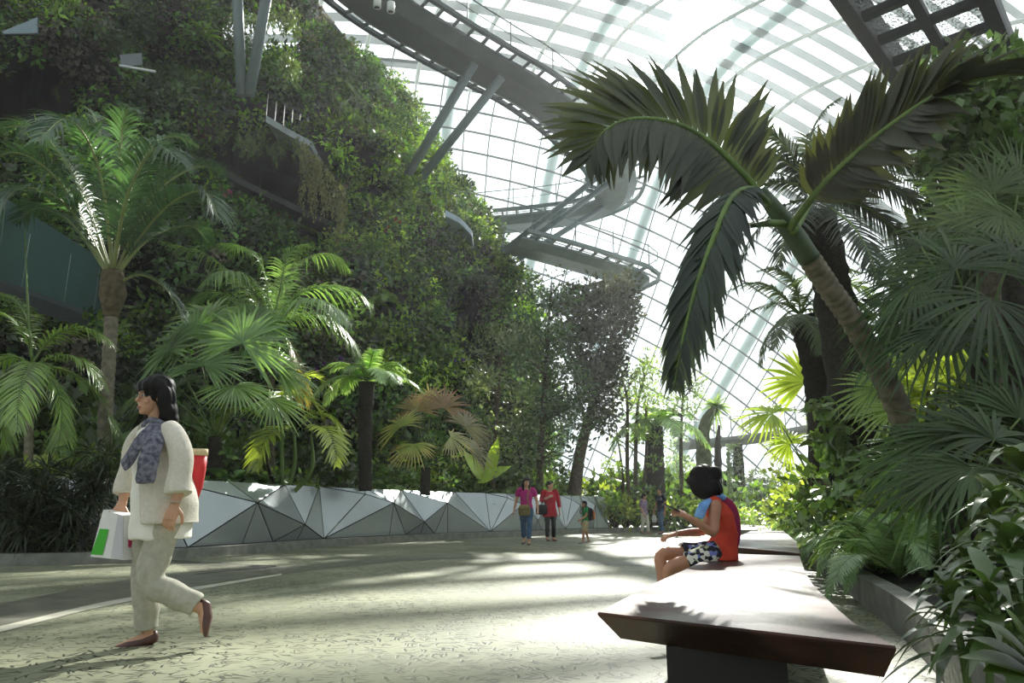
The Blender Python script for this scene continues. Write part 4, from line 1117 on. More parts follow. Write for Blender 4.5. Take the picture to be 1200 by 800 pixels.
tree('cone_shrub', 'small dark cone-shaped shrub left of the far plant pot', [(F(44, (902, 614), (902, 590)), [.1, .05])], [(P(x, y, 44), r) for x, y, r in ((902, 586, .35), (901, 596, .5), (904, 604, .6), (899, 606, .6))], dict(k=120, ln=.2, wd=.05, col=(80, 96, 84), var=.2, yellow=.05), cat='shrub')
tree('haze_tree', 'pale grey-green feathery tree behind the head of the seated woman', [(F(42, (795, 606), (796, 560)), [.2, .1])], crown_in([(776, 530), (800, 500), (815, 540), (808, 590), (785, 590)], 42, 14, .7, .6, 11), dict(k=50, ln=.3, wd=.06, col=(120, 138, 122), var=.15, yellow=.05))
t = thing('plant_pot', 'dark tapered plant pot with a bushy plant at the far end of the path', 'pot', tuple(G(913, 617)))
pb = G(913, 617); PY = pb[1]
part('pot', MB().tube([pb, pb + (0, 0, .04), pb + (0, 0, .75), pb + (0, 0, .8), pb + (0, 0, .78)], [.2, .21, .33, .34, .28], 16), mat('brown_glazed_pot', (52, 34, 30), .4, var=.2), t)
mb = MB(); leafy(mb, [pb + (0, 0, 1.05), pb + (.25, 0, 1.2), pb + (-.25, 0, 1.15), pb + (0, 0, 1.5)], .38, 90, .2, .06, (84, 98, 56)); leafy(mb, [pb + (0, -.2, 1.25)], .4, 30, .16, .06, (150, 70, 50)); part('plant', mb, LEAF, t)
# ================================================================== right-hand side
# big leaning palm: ringed trunk, green crownshaft, three great fronds
YB, YC = 6.6, 5.6
t = thing('leaning_palm', 'big leaning palm with ringed grey trunk and huge fronds over the right side', 'palm', tuple(P(1080, 590, YB)))
tr = [P(1092, 600, YB), P(1070, 520, YB), (P(1035, 440, YB - .2)), P(1000, 378, YB - .4), P(972, 338, YB - .6), P(948, 302, YB - .8)]
part('trunk', trunk_mb(tr, [.135, .12, .105, .098, .094, .09], 16, 26, 110), BARK_GREY, t)
part('crownshaft', trunk_mb([P(949, 304, YB - .8), P(930, 275, YB - .9), P(908, 245, YC), P(890, 222, YC - .05)], [.092, .088, .07, .05], 14, 0, 20), mat('dull_green_crownshaft', (70, 88, 62), .5, var=.2, scale=6), t)
BL = [.3, .75, 1, .95, .7, .32, .04]
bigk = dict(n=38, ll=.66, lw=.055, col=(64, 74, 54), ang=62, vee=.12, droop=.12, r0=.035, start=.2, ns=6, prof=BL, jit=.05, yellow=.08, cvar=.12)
FR = [([P(905, 243, YC), P(872, 205, YC - .1), P(830, 165, YC - .2), P(785, 143, YC - .35), P(738, 140, YC - .5), P(706, 156, YC - .6), P(690, 186, YC - .65)], dict(up=(-.1, -1, .35), n=42, ll=.86, lw=.056, start=.1, ang=78, droop=.15, shape=([0, .15, .55, .8, 1], [.5, .95, 1, .7, .28]))),
      ([P(925, 268, YC), P(945, 240, YC - .2), P(975, 205, YC - .45), P(1040, 150, YC - .9), P(1110, 105, YC - 1.3), P(1180, 88, YC - 1.7), P(1260, 90, YC - 2)], dict(up=(.2, -1, .3), n=46, ll=.60, lw=.06, ang=52, start=.14, droop=.1, col=(66, 72, 48), shape=([0, .2, .7, 1], [.6, 1, 1, .6]))),
      ([P(900, 238, YC - .1), P(880, 222, YC - .5), P(858, 232, YC - .9), P(838, 275, YC - 1.1), P(815, 340, YC - 1.15), P(800, 400, YC - 1.15), P(790, 455, YC - 1.1)], dict(up=(-.5, -.8, .3), n=40, ll=.40, lw=.034, ang=40, start=.2, droop=.45, vee=.05, col=(52, 66, 58))),
      ([P(918, 262, YC), P(890, 262, YC - .3), P(862, 270, YC - .6), P(838, 285, YC - .9), P(815, 305, YC - 1.1)], dict(n=26, ll=.3, lw=.022, ang=50, col=(60, 76, 56))),
      ([P(930, 272, YC), P(950, 235, YC + .3), P(965, 195, YC + .7), P(985, 165, YC + 1.1), P(1015, 150, YC + 1.5)], dict(n=30, ll=.45, lw=.03, ang=45, up=(0, -1, .3), col=(58, 68, 50)))]
for pts, kw in FR:
    lf, st = MB(), MB(); frond(lf, st, pts, **{**bigk, **kw})
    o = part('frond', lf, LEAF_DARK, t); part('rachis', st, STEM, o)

# dark tree fern trunks behind it
tfk = dict(n=52, ll=.42, lw=.018, col=(62, 78, 58), ang=66, vee=.05, droop=.4, r0=.02, start=.1, ns=3, prof=[.8, 1, .6, .05], yellow=.08)
def fern_at(label, trunk_pts, r, crown, fr, Y, kw, rough=.05):
    t = thing('tree_fern', label, 'tree fern', tuple(trunk_pts[0]))
    part('trunk', trunk_mb(trunk_pts, r, 16, 0, 50, rough=rough), BARK_DARK, t)
    for pts in fr:
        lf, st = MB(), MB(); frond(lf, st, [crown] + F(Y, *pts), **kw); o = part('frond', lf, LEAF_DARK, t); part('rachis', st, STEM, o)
    return t
Y = 9.5
fern_at('tallest thick black-trunked tree fern directly behind the leaning palm', F(Y, (1020, 620), (1005, 540), (990, 420), (972, 320), (958, 250)), [.34, .30, .26, .25, .23], P(962, 235, Y),
        [[(935, 200), (905, 182), (870, 180), (838, 200)], [(930, 215), (900, 215), (865, 235), (835, 275)], [(935, 235), (905, 250), (880, 280), (862, 320)], [(990, 205), (1030, 190), (1075, 195), (1110, 215)], [(990, 222), (1035, 218), (1075, 235), (1105, 265)],
         [(985, 235), (1020, 245), (1050, 270), (1075, 305)], [(955, 195), (950, 160), (965, 130), (985, 115)], [(975, 200), (1000, 165), (1035, 145), (1075, 150)], [(940, 200), (915, 165), (885, 150), (855, 160)], [(975, 245, -.8), (1000, 265, -1.4), (1020, 300, -1.8), (1030, 335, -2)],
         [(945, 240, -.8), (930, 255, -1.3), (918, 285, -1.6), (912, 315, -1.8)], [(970, 215, .8), (1005, 200, 1.6), (1050, 205, 2.2), (1090, 230, 2.6)], [(950, 225, .8), (920, 205, 1.5), (880, 200, 2), (850, 215, 2.4)]], Y, tfk)
Y = 12
fern_at('dark tree fern with bent trunk and pale drooping crown left of the leaning palm', F(Y, (972, 610), (966, 560), (962, 480), (952, 410), (938, 372)), [.26, .24, .22, .24, .24], P(938, 368, Y),
        [[(915, 355), (885, 362), (860, 382), (840, 408)], [(920, 350), (900, 335), (875, 332), (850, 342)], [(925, 365), (905, 385), (895, 405), (892, 430)], [(955, 350), (985, 345), (1010, 358), (1030, 380)], [(950, 362), (975, 372), (995, 395), (1005, 420)], [(935, 345), (925, 325), (905, 315), (885, 318)],
         [(948, 345), (962, 325), (985, 315), (1008, 320)], [(925, 372, -.8), (912, 390, -1.2), (905, 410, -1.4)], [(945, 375, -.8), (958, 392, -1.2), (962, 415, -1.4)]], Y, {**tfk, 'n': 40, 'll': .36, 'col': (100, 118, 88)})
t = palm('thin_palm', 'thin grey palm stem between the two dark tree fern trunks', 'palm', F(10.5, (992, 620), (985, 540), (976, 440), (970, 350)), [.085, .08, .075, .06], [F(10.5, (970, 352), (985, 335), (1005, 335), (1020, 350)), F(10.5, (970, 352), (960, 330, .5), (945, 325, .8), (930, 335, 1)), F(10.5, (970, 352), (975, 320), (985, 300), (1000, 292))], dict(n=22, ll=.3, lw=.02, col=(96, 118, 66), r0=.012), BARK_GREY, 16, tn=50)
# climbing plant on the thick trunk
mb = MB()
for i in range(60):
    c = P(rng.uniform(945, 1010), rng.uniform(470, 590), rng.uniform(9.0, 9.3)); mb.leaves(np.repeat(c[None], 4, 0), dirs(4, -.2), nrm(np.array([0, -1, .6]) + .4 * rng.normal(size=(4, 3))), rng.uniform(.16, .3, 4), .035, 3, .3, .2, [.3, 1, .7, .05], greens(4, (84, 110, 56), .25, .2))
tag(part('climbing_plant', mb, LEAF_GLOSSY), 'climbing leafy plant on the lower trunks of the dark tree ferns', 'climber', kind='stuff')

# fan palms
def fans(label, base, hubs, R, n=34, spread=120, mat_l=None, trunk=None, col=(70, 96, 48), fuse=.45, droop=.25, pr=.016, tb=BARK_DARK, tipcol=None):
    t = thing('fan_palm', label, 'palm', tuple(base if trunk is None else trunk[0][0]))
    if trunk is not None: part('trunk', trunk_mb(trunk[0], trunk[1], 12, 0, 20, rough=.06), tb, t)
    for h in hubs:
        (x, y, Y), nv = h[0], h[1]; R_ = h[2] if len(h) > 2 else R; c_ = h[3] if len(h) > 3 else col
        lf, st = MB(), MB(); fan_leaf(lf, st, base, P(x, y, Y), nv, R_, n, spread, c_, fuse, droop, pr, tipcol, .14, .12)
        o = part('fan_leaf', lf, mat_l or LEAF, t); part('leaf_stalk', st, STEM, o)
    return t
fans('bright yellow-green fan palm behind the bent tree fern trunk', P(950, 560, 13), [((944, 448, 13), (-.2, -1, .1), .95), ((905, 484, 12.6), (-.2, -.7, .9), .75), ((975, 500, 13.5), (.3, -.9, .5), .7), ((925, 520, 12.8), (-.3, -.8, .7), .55)], .9, 34, 135, col=(138, 156, 62), fuse=.5)
fans('tall dark fan palm with long-fingered leaves on the right edge', P(1150, 420, 6.2), [((1120, 315, 5.8), (-.3, -.9, .5), .95), ((1075, 330, 5.9), (-.5, -.6, .8), .75), ((1110, 385, 5.4), (-.3, -.5, .9), .8), ((1160, 350, 5.2), (0, -.8, .7), .85), ((1185, 300, 6), (.2, -.9, .5), .9), ((1145, 290, 6.6), (-.1, -.9, .5), .9), ((1180, 390, 5.3), (.2, -.6, .8), .8), ((1080, 290, 6.6), (-.4, -.8, .6), .7), ((1060, 372, 6), (-.5, -.5, .8), .65)],
     .85, 36, 125, LEAF_DARK, ([P(1165, 640, 6.3), P(1160, 520, 6.3), P(1150, 420, 6.2)], [.13, .12, .1]), (50, 82, 38), .3, .45)
fans('fan palm with upright spiky green leaves at the upper right edge', P(1185, 300, 7.2), [((1165, 225, 7), (-.1, -1, .2), .8), ((1195, 215, 7.3), (.2, -1, .2), .9), ((1130, 262, 6.8), (-.4, -.8, .5), .75), ((1175, 250, 6.4), (0, -.9, .5), .7), ((1150, 240, 7.6), (-.2, -1, .3), .8), ((1205, 265, 6.6), (.2, -.9, .5), .8)],
     .8, 34, 115, LEAF_DARK, ([P(1200, 640, 7.3), P(1192, 450, 7.3), P(1185, 300, 7.2)], [.13, .12, .1]), (82, 108, 52), .3, .2)
fans('low glossy dark fan palm right of the leaning trunk, above the ferns', P(1125, 600, 4.6), [((1085, 525, 4.5), (-.4, -.7, .7), .52), ((1125, 510, 4.5), (-.1, -.8, .7), .55), ((1165, 515, 4.4), (.2, -.8, .6), .56), ((1180, 555, 4.1), (.3, -.7, .8), .5), ((1100, 560, 4.1), (-.3, -.6, .9), .48), ((1140, 548, 3.9), (0, -.7, .9), .48), ((1155, 480, 4.9), (.1, -.9, .4), .55), ((1060, 545, 4.9), (-.5, -.6, .8), .42), ((1195, 490, 4.7), (.2, -.9, .4), .55)],
     .5, 36, 125, LEAF_DARK, ([P(1128, 690, 4.6), P(1126, 640, 4.6), P(1125, 598, 4.6)], [.08, .085, .075]), (54, 84, 32), .42, .3, .011)
fans('small light green fan palm between the leaning trunk and the dark fan palm', P(1075, 520, 8.5), [((1030, 455, 8.4), (-.4, -.8, .6), .6), ((1070, 440, 8.4), (0, -.9, .5), .65), ((1100, 470, 8.2), (.3, -.8, .6), .6), ((1050, 480, 8.0), (-.2, -.6, .8), .55), ((1085, 425, 9), (.1, -.9, .4), .6)], .6, 30, 125, LEAF, ([P(1080, 610, 8.5), P(1078, 560, 8.5), P(1075, 515, 8.5)], [.07, .07, .06]), (108, 132, 56), .45, .25, .012)
# dense leafy trees closing the right side
wide = dict(k=120, ln=.19, wd=.06, col=(62, 86, 44), var=.3, yellow=.15)
tree('vine_clad_tree', 'dense leafy climber-clad tree filling the upper right corner under the black walkway', [(F(9, (1170, 640), (1168, 400), (1160, 120)), [.2, .18, .12])],
     crown_in([(1105, 105), (1130, 85), (1230, 90), (1240, 330), (1130, 260), (1105, 190)], 9, 60, .5, .5, 21), wide)
tree('dark_backing_tree', 'dark leafy mass of a tree behind the right fan palms', [(F(11, (1130, 620), (1125, 480), (1120, 300)), [.2, .16, .1])],
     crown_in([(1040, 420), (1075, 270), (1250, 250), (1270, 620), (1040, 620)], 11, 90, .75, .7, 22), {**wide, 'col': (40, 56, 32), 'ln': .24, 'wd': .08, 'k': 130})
tree('yellow_shrub_tree', 'sunlit yellow-green broadleaf shrub right of the leaning trunk', [(F(7.6, (1120, 640), (1118, 560), (1115, 480)), [.05, .04, .03])],
     crown_in([(1080, 440), (1130, 420), (1150, 455), (1130, 500), (1080, 495)], 7.6, 22, .22, .3, 23), dict(k=40, ln=.17, wd=.05, col=(136, 152, 64), var=.25, yellow=.3), cat='shrub')
# ================================================================== bed planting
wpx, _ = proj(WL); o_ = np.argsort(wpx)
def wallY(px): return float(np.interp(px, wpx[20:], WL[20:, 1]))
prF1 = proto_fern('fern', 13, .75, (92, 118, 66), .55, seed=1, lw=.016, ll=.14)
prF2 = proto_fern('fern', 11, .9, (116, 138, 92), .6, seed=2, lw=.018, ll=.17, nl=26)
prS1 = proto_shrub('shrub', .55, .85, 260, .16, .05, (70, 96, 46), 8, 3)
prS2 = proto_shrub('shrub', .6, .8, 240, .2, .06, (46, 66, 36), 8, 4)
prS3 = proto_shrub('shrub', .5, .7, 240, .13, .045, (122, 138, 62), 8, 5, yellow=.3)
prB1 = proto_paddle('broadleaf_plant', 9, .7, .13, .6, (70, 102, 52), 6)
prB2 = proto_paddle('broadleaf_plant', 8, .65, .17, .5, (54, 84, 50), 7)
prP1 = proto_strap('strap_leaf_plant', 46, .8, .03, (82, 110, 52), .9, .8, 8)
prP2 = proto_strap('strap_leaf_plant', 40, .7, .024, (112, 136, 66), 1.0, .9, 9, LEAF)
ZON = [(-30, 'at the left edge of the planter wall'), (140, 'behind the walking woman'), (240, 'below the broad fan palm'), (330, 'right of the clumping palm'), (400, 'near the short tree fern'), (470, 'below the reddish fan palm'),
       (555, 'left of the two strolling women'), (610, 'behind the two strolling women'), (665, 'behind the boy and dark leaning tree'), (720, 'at the far end of the planter wall')]
def zone(x):
    z = ZON[0][1]
    for a_, n_ in ZON:
        if x >= a_: z = n_
    return z
KINDS_ = [(prF1, 'feathery green fern', 'fern'), (prF2, 'pale green fern', 'fern'), (prS1, 'leafy mid-green shrub', 'shrub'), (prS2, 'dark green shrub', 'shrub'), (prS3, 'yellow-green shrub', 'shrub'), (prB1, 'broad paddle-leaved plant', 'plant'), (prB2, 'dark broad-leaved plant', 'plant'), (prP1, 'strap-leaved plant', 'plant'), (prP2, 'light strap-leaved plant', 'plant')]
g5 = np.random.default_rng(5)
for row, (d0, zb, sc_, step) in enumerate(((.9, 1.0, 1.0, 23), (2.0, 1.1, 1.25, 30), (3.8, 1.35, 1.6, 38), (6.0, 1.65, 2.0, 50))):
    rown = ('front row ', 'second row ', 'third row ', 'rear row ')[row]
    for x in np.arange(-25 if row < 2 else -10, 735 - row * 12, step):
        xx = x + g5.normal() * 5; i = int(np.clip(np.interp(xx, wpx[20:], np.arange(20, 120)), 0, 119)); q = WL[i] + KN[i] * (d0 + g5.normal() * .15); 
        ks = [0, 1, 5, 6, 6, 7, 8, 2, 3, 4] if row == 0 else [0, 1, 2, 2, 3, 3, 4, 5, 7] if row == 1 else [2, 3, 3, 2, 1, 3]
        k = ks[int(g5.integers(len(ks)))]; pr, lb, ct = KINDS_[k]
        az_ = math.atan2(q[0], q[1]); s_m = (az_ - AZ0) / (np.interp(1.0, zz, aa) - AZ0)
        if s_m < 1 and math.hypot(q[0], q[1]) > np.linalg.norm(mount(np.array([s_m]), np.array([1.0]), False)[0][:2]) - .6 * sc_: continue
        q = np.array([q[0], q[1], zb - .05]); hs = sc_ * g5.uniform(.8, 1.15) * (1 + .012 * max(0, q[1] - 14))
        if 265 < xx < 320 and row == 0: k = 6; pr, lb, ct = KINDS_[6]
        plant(pr, q, f'{rown}{lb} {zone(xx)}', ct, hs, group=f'{lb}s in the {rown}{zone(xx)}')
# banana-like leaf clump and other accents
Yb = wallY(560) + 1.6; t = thing('banana_plant', 'banana plant with tall bright yellow-green paddle leaf left of the pink-top woman', 'plant', tuple(P(560, 590, Yb)))
lf, st = MB(), MB()
for (x0, y0, x1, y1, w_) in ((566, 562, 543, 522, .22), (572, 560, 584, 505, .2), (560, 565, 600, 540, .18)):
    a_, b_ = P(x0, y0, Yb), P(x1, y1, Yb - .3); st.tube([P(562, 590, Yb), a_], [.03, .02], 6)
    lf.leaves(a_[None], (b_ - a_)[None], np.array([[.3, -1, .5]]), np.linalg.norm(b_ - a_), w_, 8, .12, .25, [.2, .8, 1, 1, .95, .85, .6, .3, .04], greens(1, (140, 165, 62), .05, .2))
part('leaves', lf, LEAF, t); part('stalks', st, STEM, t)
# dense dark bush in front of the wall on the left
for (x, ki, s_, lab) in ((92, 33, 1.0, 'tall dark narrow-leaved bush on the kerb just left of the walking woman'), (28, 27, .8, 'lower dark narrow-leaved bush on the kerb at the left edge'), (-35, 21, .8, 'dark narrow-leaved bush on the kerb, cut by the left edge of the photo')):
    q = KL[ki] + KN[ki] * .45 + (0, 0, .1); t = thing('dense_bush', lab, 'bush', tuple(q)); mb = MB()
    H = 1.75 * s_; cs = [q + np.array([g5.normal() * .42, g5.normal() * .13, H * (.12 + .8 * k / 17)]) * np.array([1 if k < 12 else .7, 1, 1]) for k in range(18)]
    for c in cs:
        u = dirs(85, .3); mb.leaves(c + u * .12, u, nrm(UPV + .5 * rng.normal(size=(85, 3))), rng.uniform(.18, .36, 85), .014, 3, .3, .3, [.5, 1, .7, .05], greens(85, (50, 66, 42), .35, .12))
    part('foliage', mb, LEAF_DARK, t); sm_ = MB()
    for c in cs[::2]: sm_.tube(spline([q, (q + c) / 2 + g5.normal(size=3) * .05, c], 6), .012, 5)
    part('stems', sm_, BARK, t)
# hedge and shrubs past the end of the wall
for i, x in enumerate(np.arange(716, 868, 15)):
    q = G(x, 621.5 - .01 * (x - 716), .12); q[1] += 2.5
    pr, lb, ct = KINDS_[(4, 2, 4, 0, 4, 2, 8, 4, 1, 4, 2)[i % 11]]
    nm = 'next to the wall end' if x < 750 else 'behind the far couple' if x < 800 else 'left of the seated woman' if x < 830 else 'behind the seated woman'
    plant(pr, q, f'{lb} at the far kerb {nm}', ct, 1.35 + .25 * (i % 3), group=f'far kerb {lb}s {nm}')
    q2 = q + (g5.normal() * .3, 3.0, 0); pr, lb, ct = KINDS_[(2, 4, 3)[i % 3]]
    plant(pr, q2, f'taller {lb} rising second behind the far kerb {nm}', ct, 2.2 + .4 * (i % 2), group=f'tall far kerb {lb}s {nm}')
for i, x in enumerate((700, 730, 760, 790, 815, 850, 868, 890, 925, 945, 965, 985)):
    q = P(x, 608, 46 + (i % 3)); q[2] = 0; pr, lb, ct = KINDS_[(2, 4, 2, 3)[i % 4]]
    nm = 'beyond the bent trunk' if x < 840 else 'beyond the path end' if x < 905 else 'behind the far plant pot'
    plant(pr, q, f'very distant {lb} {nm}', ct, 2.4, group=f'distant {lb}s {nm}')
# small concrete planter and faceted metal shape beyond the seated woman
PL = MB(); a4 = [G(858, 634), G(889, 634), G(889, 626), G(858, 624)]
PL.loft([a4, [q + (0, 0, .3) for q in a4]]); t = thing('concrete_planter', 'low concrete planter with small bright shrubs beyond the seated woman', 'planter', tuple(a4[0]))
part('planter_box', PL, KERB, t, smooth=False); 
for k in range(4):
    mb = MB(); leafy(mb, [G(864 + 7 * k, 628) + (0, 0, .5)], .42, 110, .13, .04, (128, 148, 84), yellow=.3); o = part('small_shrub', mb, LEAF); tag(o, 'small bright shrub growing in the low concrete planter', 'shrub', 'shrubs in the low concrete planter')
YF = 36; a_, b_, c_, d_ = P(858, 600, YF), P(886, 606, YF), P(886, 614, YF), P(858, 614, YF)
t = thing('faceted_planter', 'small pale faceted metal planter piece behind the concrete planter', 'planter', tuple(d_)); m1 = P(872, 598, YF + .8)
mb = MB(); mb.poly([a_, b_, m1]); mb.poly([d_, c_, b_]); mb.poly([d_, b_, a_]); part('facets', mb, PANEL, t, smooth=False)

# ------------------------------------------------------------------ right bed: ferns
prR1 = proto_fern('bed_fern', 16, .62, (112, 136, 98), .40, seed=11, lw=.0085, ll=.115, nl=48, droop=.7, wide=1.0)
prR2 = proto_fern('bed_fern', 14, .55, (90, 118, 76), .34, seed=12, lw=.008, ll=.10, nl=44, droop=.8)
prR3 = proto_fern('bed_fern', 15, .5, (134, 154, 112), .36, seed=13, lw=.009, ll=.105, nl=42, droop=.6)
rpx, rpy = proj(RK)
def rbed(t_, d): i = int(np.clip(t_, 0, 79)); q = RK[i] + RN[i] * d; return np.array([q[0], q[1], .22 + .09 * d])
n_f = 0
for d, step in ((.3, 2.0), (.75, 2.4), (1.3, 2.8), (2.0, 3.4)):
    i = 23.0 + d
    while i < 72:
        q = rbed(i + g5.normal() * .5, d + g5.normal() * .06); pr = (prR1, prR2, prR3)[int(g5.integers(3))]
        wh = 'nearest the camera' if i < 32 else 'beside the front bench' if i < 45 else 'beside the second bench' if i < 56 else 'towards the far pot'
        rw = 'overhanging the right kerb' if d < .5 else 'second from the right kerb' if d < 1 else 'third from the right kerb' if d < 1.6 else 'deep in the right bed'
        kd = {id(prR1): 'large feathery fern', id(prR2): 'dark feathery fern', id(prR3): 'silvery pale fern'}[id(pr)]
        plant(pr, q, f'{kd} {rw} {wh}', 'fern', g5.uniform(1.0, 1.35) * (1 + .012 * i * .5), group=f'{kd}s {rw} {wh}'); i += step * g5.uniform(.8, 1.2)
# taller plants behind the ferns
for d, step, base in ((2.7, 3.6, 1.0), (3.8, 4.5, 1.5)):
    i = 26.0
    while i < 79:
        q = rbed(i, d + g5.normal() * .2); pr, lb, ct = KINDS_[(2, 3, 3, 4, 6, 7, 0, 2)[int(g5.integers(8))]]
        wh = 'near the dark fan palm' if i < 45 else 'under the dark tree ferns' if i < 60 else 'left of the tree fern trunks'
        plant(pr, q, f'{lb} behind the right bed ferns {wh}', ct, base * g5.uniform(.8, 1.15), group=f'{lb}s behind the right ferns {wh}'); i += step
for i, (x, y, Y, s_) in enumerate(((925, 600, 16, .9), (938, 585, 15, 1.1), (948, 604, 12, .8), (960, 590, 12.5, 1.1), (930, 612, 13, .7), (985, 600, 9.5, .8), (1010, 605, 8.6, .8), (1035, 600, 8.2, .9), (1055, 590, 8.0, 1.0), (918, 606, 20, 1.0), (945, 570, 17, 1.5), (925, 590, 19, 1.3))):
    q = P(x, y + 18, Y); q[2] = max(.2, q[2] - .25); pr, lb, ct = KINDS_[(4, 4, 2, 4, 8, 2, 3, 4, 2, 4, 4, 2)[i]]
    plant(pr, q, ('sunlit ' if i % 3 else 'bright ') + f'{lb} ' + ('at the narrow far end of the right bed' if x < 970 else 'at the foot of the leaning palm'), ct, s_, group=f'right bed {lb}s ' + ('at the far end' if x < 970 else 'by the leaning palm'))
# ------------------------------------------------------------------ bottom right corner: drooping glossy leaves
for i, (x, y, Y, L_, n, w_, col, lab) in enumerate(((1175, 625, 2.7, .28, 28, .03, (62, 84, 40), 'glossy drooping-leaved plant high on the right edge beside the dark fan palm'), (1205, 580, 2.9, .32, 30, .034, (70, 94, 42), 'glossy drooping-leaved plant topmost at the right edge'),
                                               (1142, 702, 2.45, .25, 26, .024, (56, 76, 42), 'glossy strap-leaved plant drooping over the right kerb near the bench corner'), (1188, 680, 2.3, .27, 30, .028, (64, 88, 44), 'glossy strap-leaved plant at the right edge below the dark fan palm'),
                                               (1118, 742, 2.25, .22, 24, .021, (52, 70, 36), 'glossy strap-leaved plant lowest beside the bench corner'), (1168, 745, 2.05, .25, 26, .025, (66, 92, 44), 'glossy strap-leaved plant in the bottom right corner'), (1222, 650, 2.4, .28, 28, .03, (66, 90, 44), 'glossy strap-leaved plant cut by the right edge'))):
    q = P(x, y, Y); t = thing('glossy_plant', lab, 'plant', (q[0], q[1], .25)); mb = MB()
    az = np.arange(n) * 2.4; k = np.linspace(.05, 1, n); D = nrm(np.c_[np.sin(az) * (.3 + k), np.cos(az) * (.3 + k), .9 - .7 * k]); N = nrm(np.c_[-D[:, 0] * D[:, 2], -D[:, 1] * D[:, 2], 1 - D[:, 2] ** 2 + .05])
    mb.leaves(q + UPV * (.14 - .2 * k[:, None]), D, N, L_ * rng.uniform(.75, 1.15, n), w_ * rng.uniform(.85, 1.1, n), 7, .75 * rng.uniform(.6, 1.3, n), .3, [.25, .75, 1, 1, .85, .6, .3, .03], greens(n, col, .25, .1))
    part('leaves', mb, LEAF_GLOSSY, t); part('cane', MB().tube(spline([(q[0], q[1], .2), q * .5 + np.array([q[0], q[1], .2]) * .5 + (.02, 0, 0), q + UPV * .14], 10), .012, 6), STEM, t)
t = thing('pleated_leaf_plant', 'large pleated-leaf plant lowest in the bottom right corner', 'plant', tuple(P(1200, 800, 1.75)))
mb = MB(); q = P(1225, 800, 1.8)
for (x1, y1, w_) in ((1120, 770, .035), (1128, 742, .035), (1140, 715, .04), (1165, 690, .036), (1150, 795, .04), (1215, 660, .04)):
    b_ = P(x1, y1, 1.75); mb.leaves(q[None], (b_ - q + UPV * .06)[None], np.array([[.1, -.5, 1]]), np.linalg.norm(b_ - q) * 1.05, w_, 9, .22, .3, [.1, .5, .85, 1, 1, .95, .8, .55, .3, .03], greens(1, (58, 80, 34), .08, .1))
part('leaves', mb, LEAF_GLOSSY, t)

# ================================================================== single plants on the mountain
MV = V_M.reshape(-1, 3); mpx, mpy = proj(MV)
def mpos(x, y):
    i = int(np.argmin((mpx - x) ** 2 + (mpy - y) ** 2)); p = MV[i]; return p + nrm(CAM - p) * .35
prM1 = proto_strap('nest_fern', 34, 1.25, .07, (104, 136, 52), 1.0, .7, 21, LEAF, PADDLE)
prM2 = proto_strap('spiky_rosette', 46, .95, .03, (112, 130, 84), .9, .35, 22, LEAF)
prM3 = proto_shrub('flowering_shrub', .7, .6, 240, .16, .05, (56, 82, 46), 7, 23, flowers=((206, 110, 134), 12, .13))
prM4 = proto_shrub('flowering_shrub', .7, .6, 240, .16, .05, (56, 82, 46), 7, 24, flowers=((150, 40, 46), 9, .12))
prM5 = proto_shrub('flowering_shrub', .6, .5, 200, .16, .05, (56, 82, 46), 7, 25, flowers=((126, 84, 166), 12, .13))
prM6 = proto_shrub('mountain_shrub', .9, .8, 300, .22, .06, (98, 122, 58), 8, 26, yellow=.25)
prM7 = proto_shrub('mountain_shrub', .9, .8, 300, .2, .06, (44, 66, 42), 8, 27)
prM8 = proto_fern('mountain_fern', 14, 1.1, (90, 118, 56), .5, seed=28, lw=.03, ll=.26, nl=20, droop=1.0, mat_l=LEAF)
prM9 = proto_shrub('flowering_shrub', .6, .5, 200, .16, .05, (70, 92, 46), 7, 29, flowers=((200, 130, 60), 8, .11))
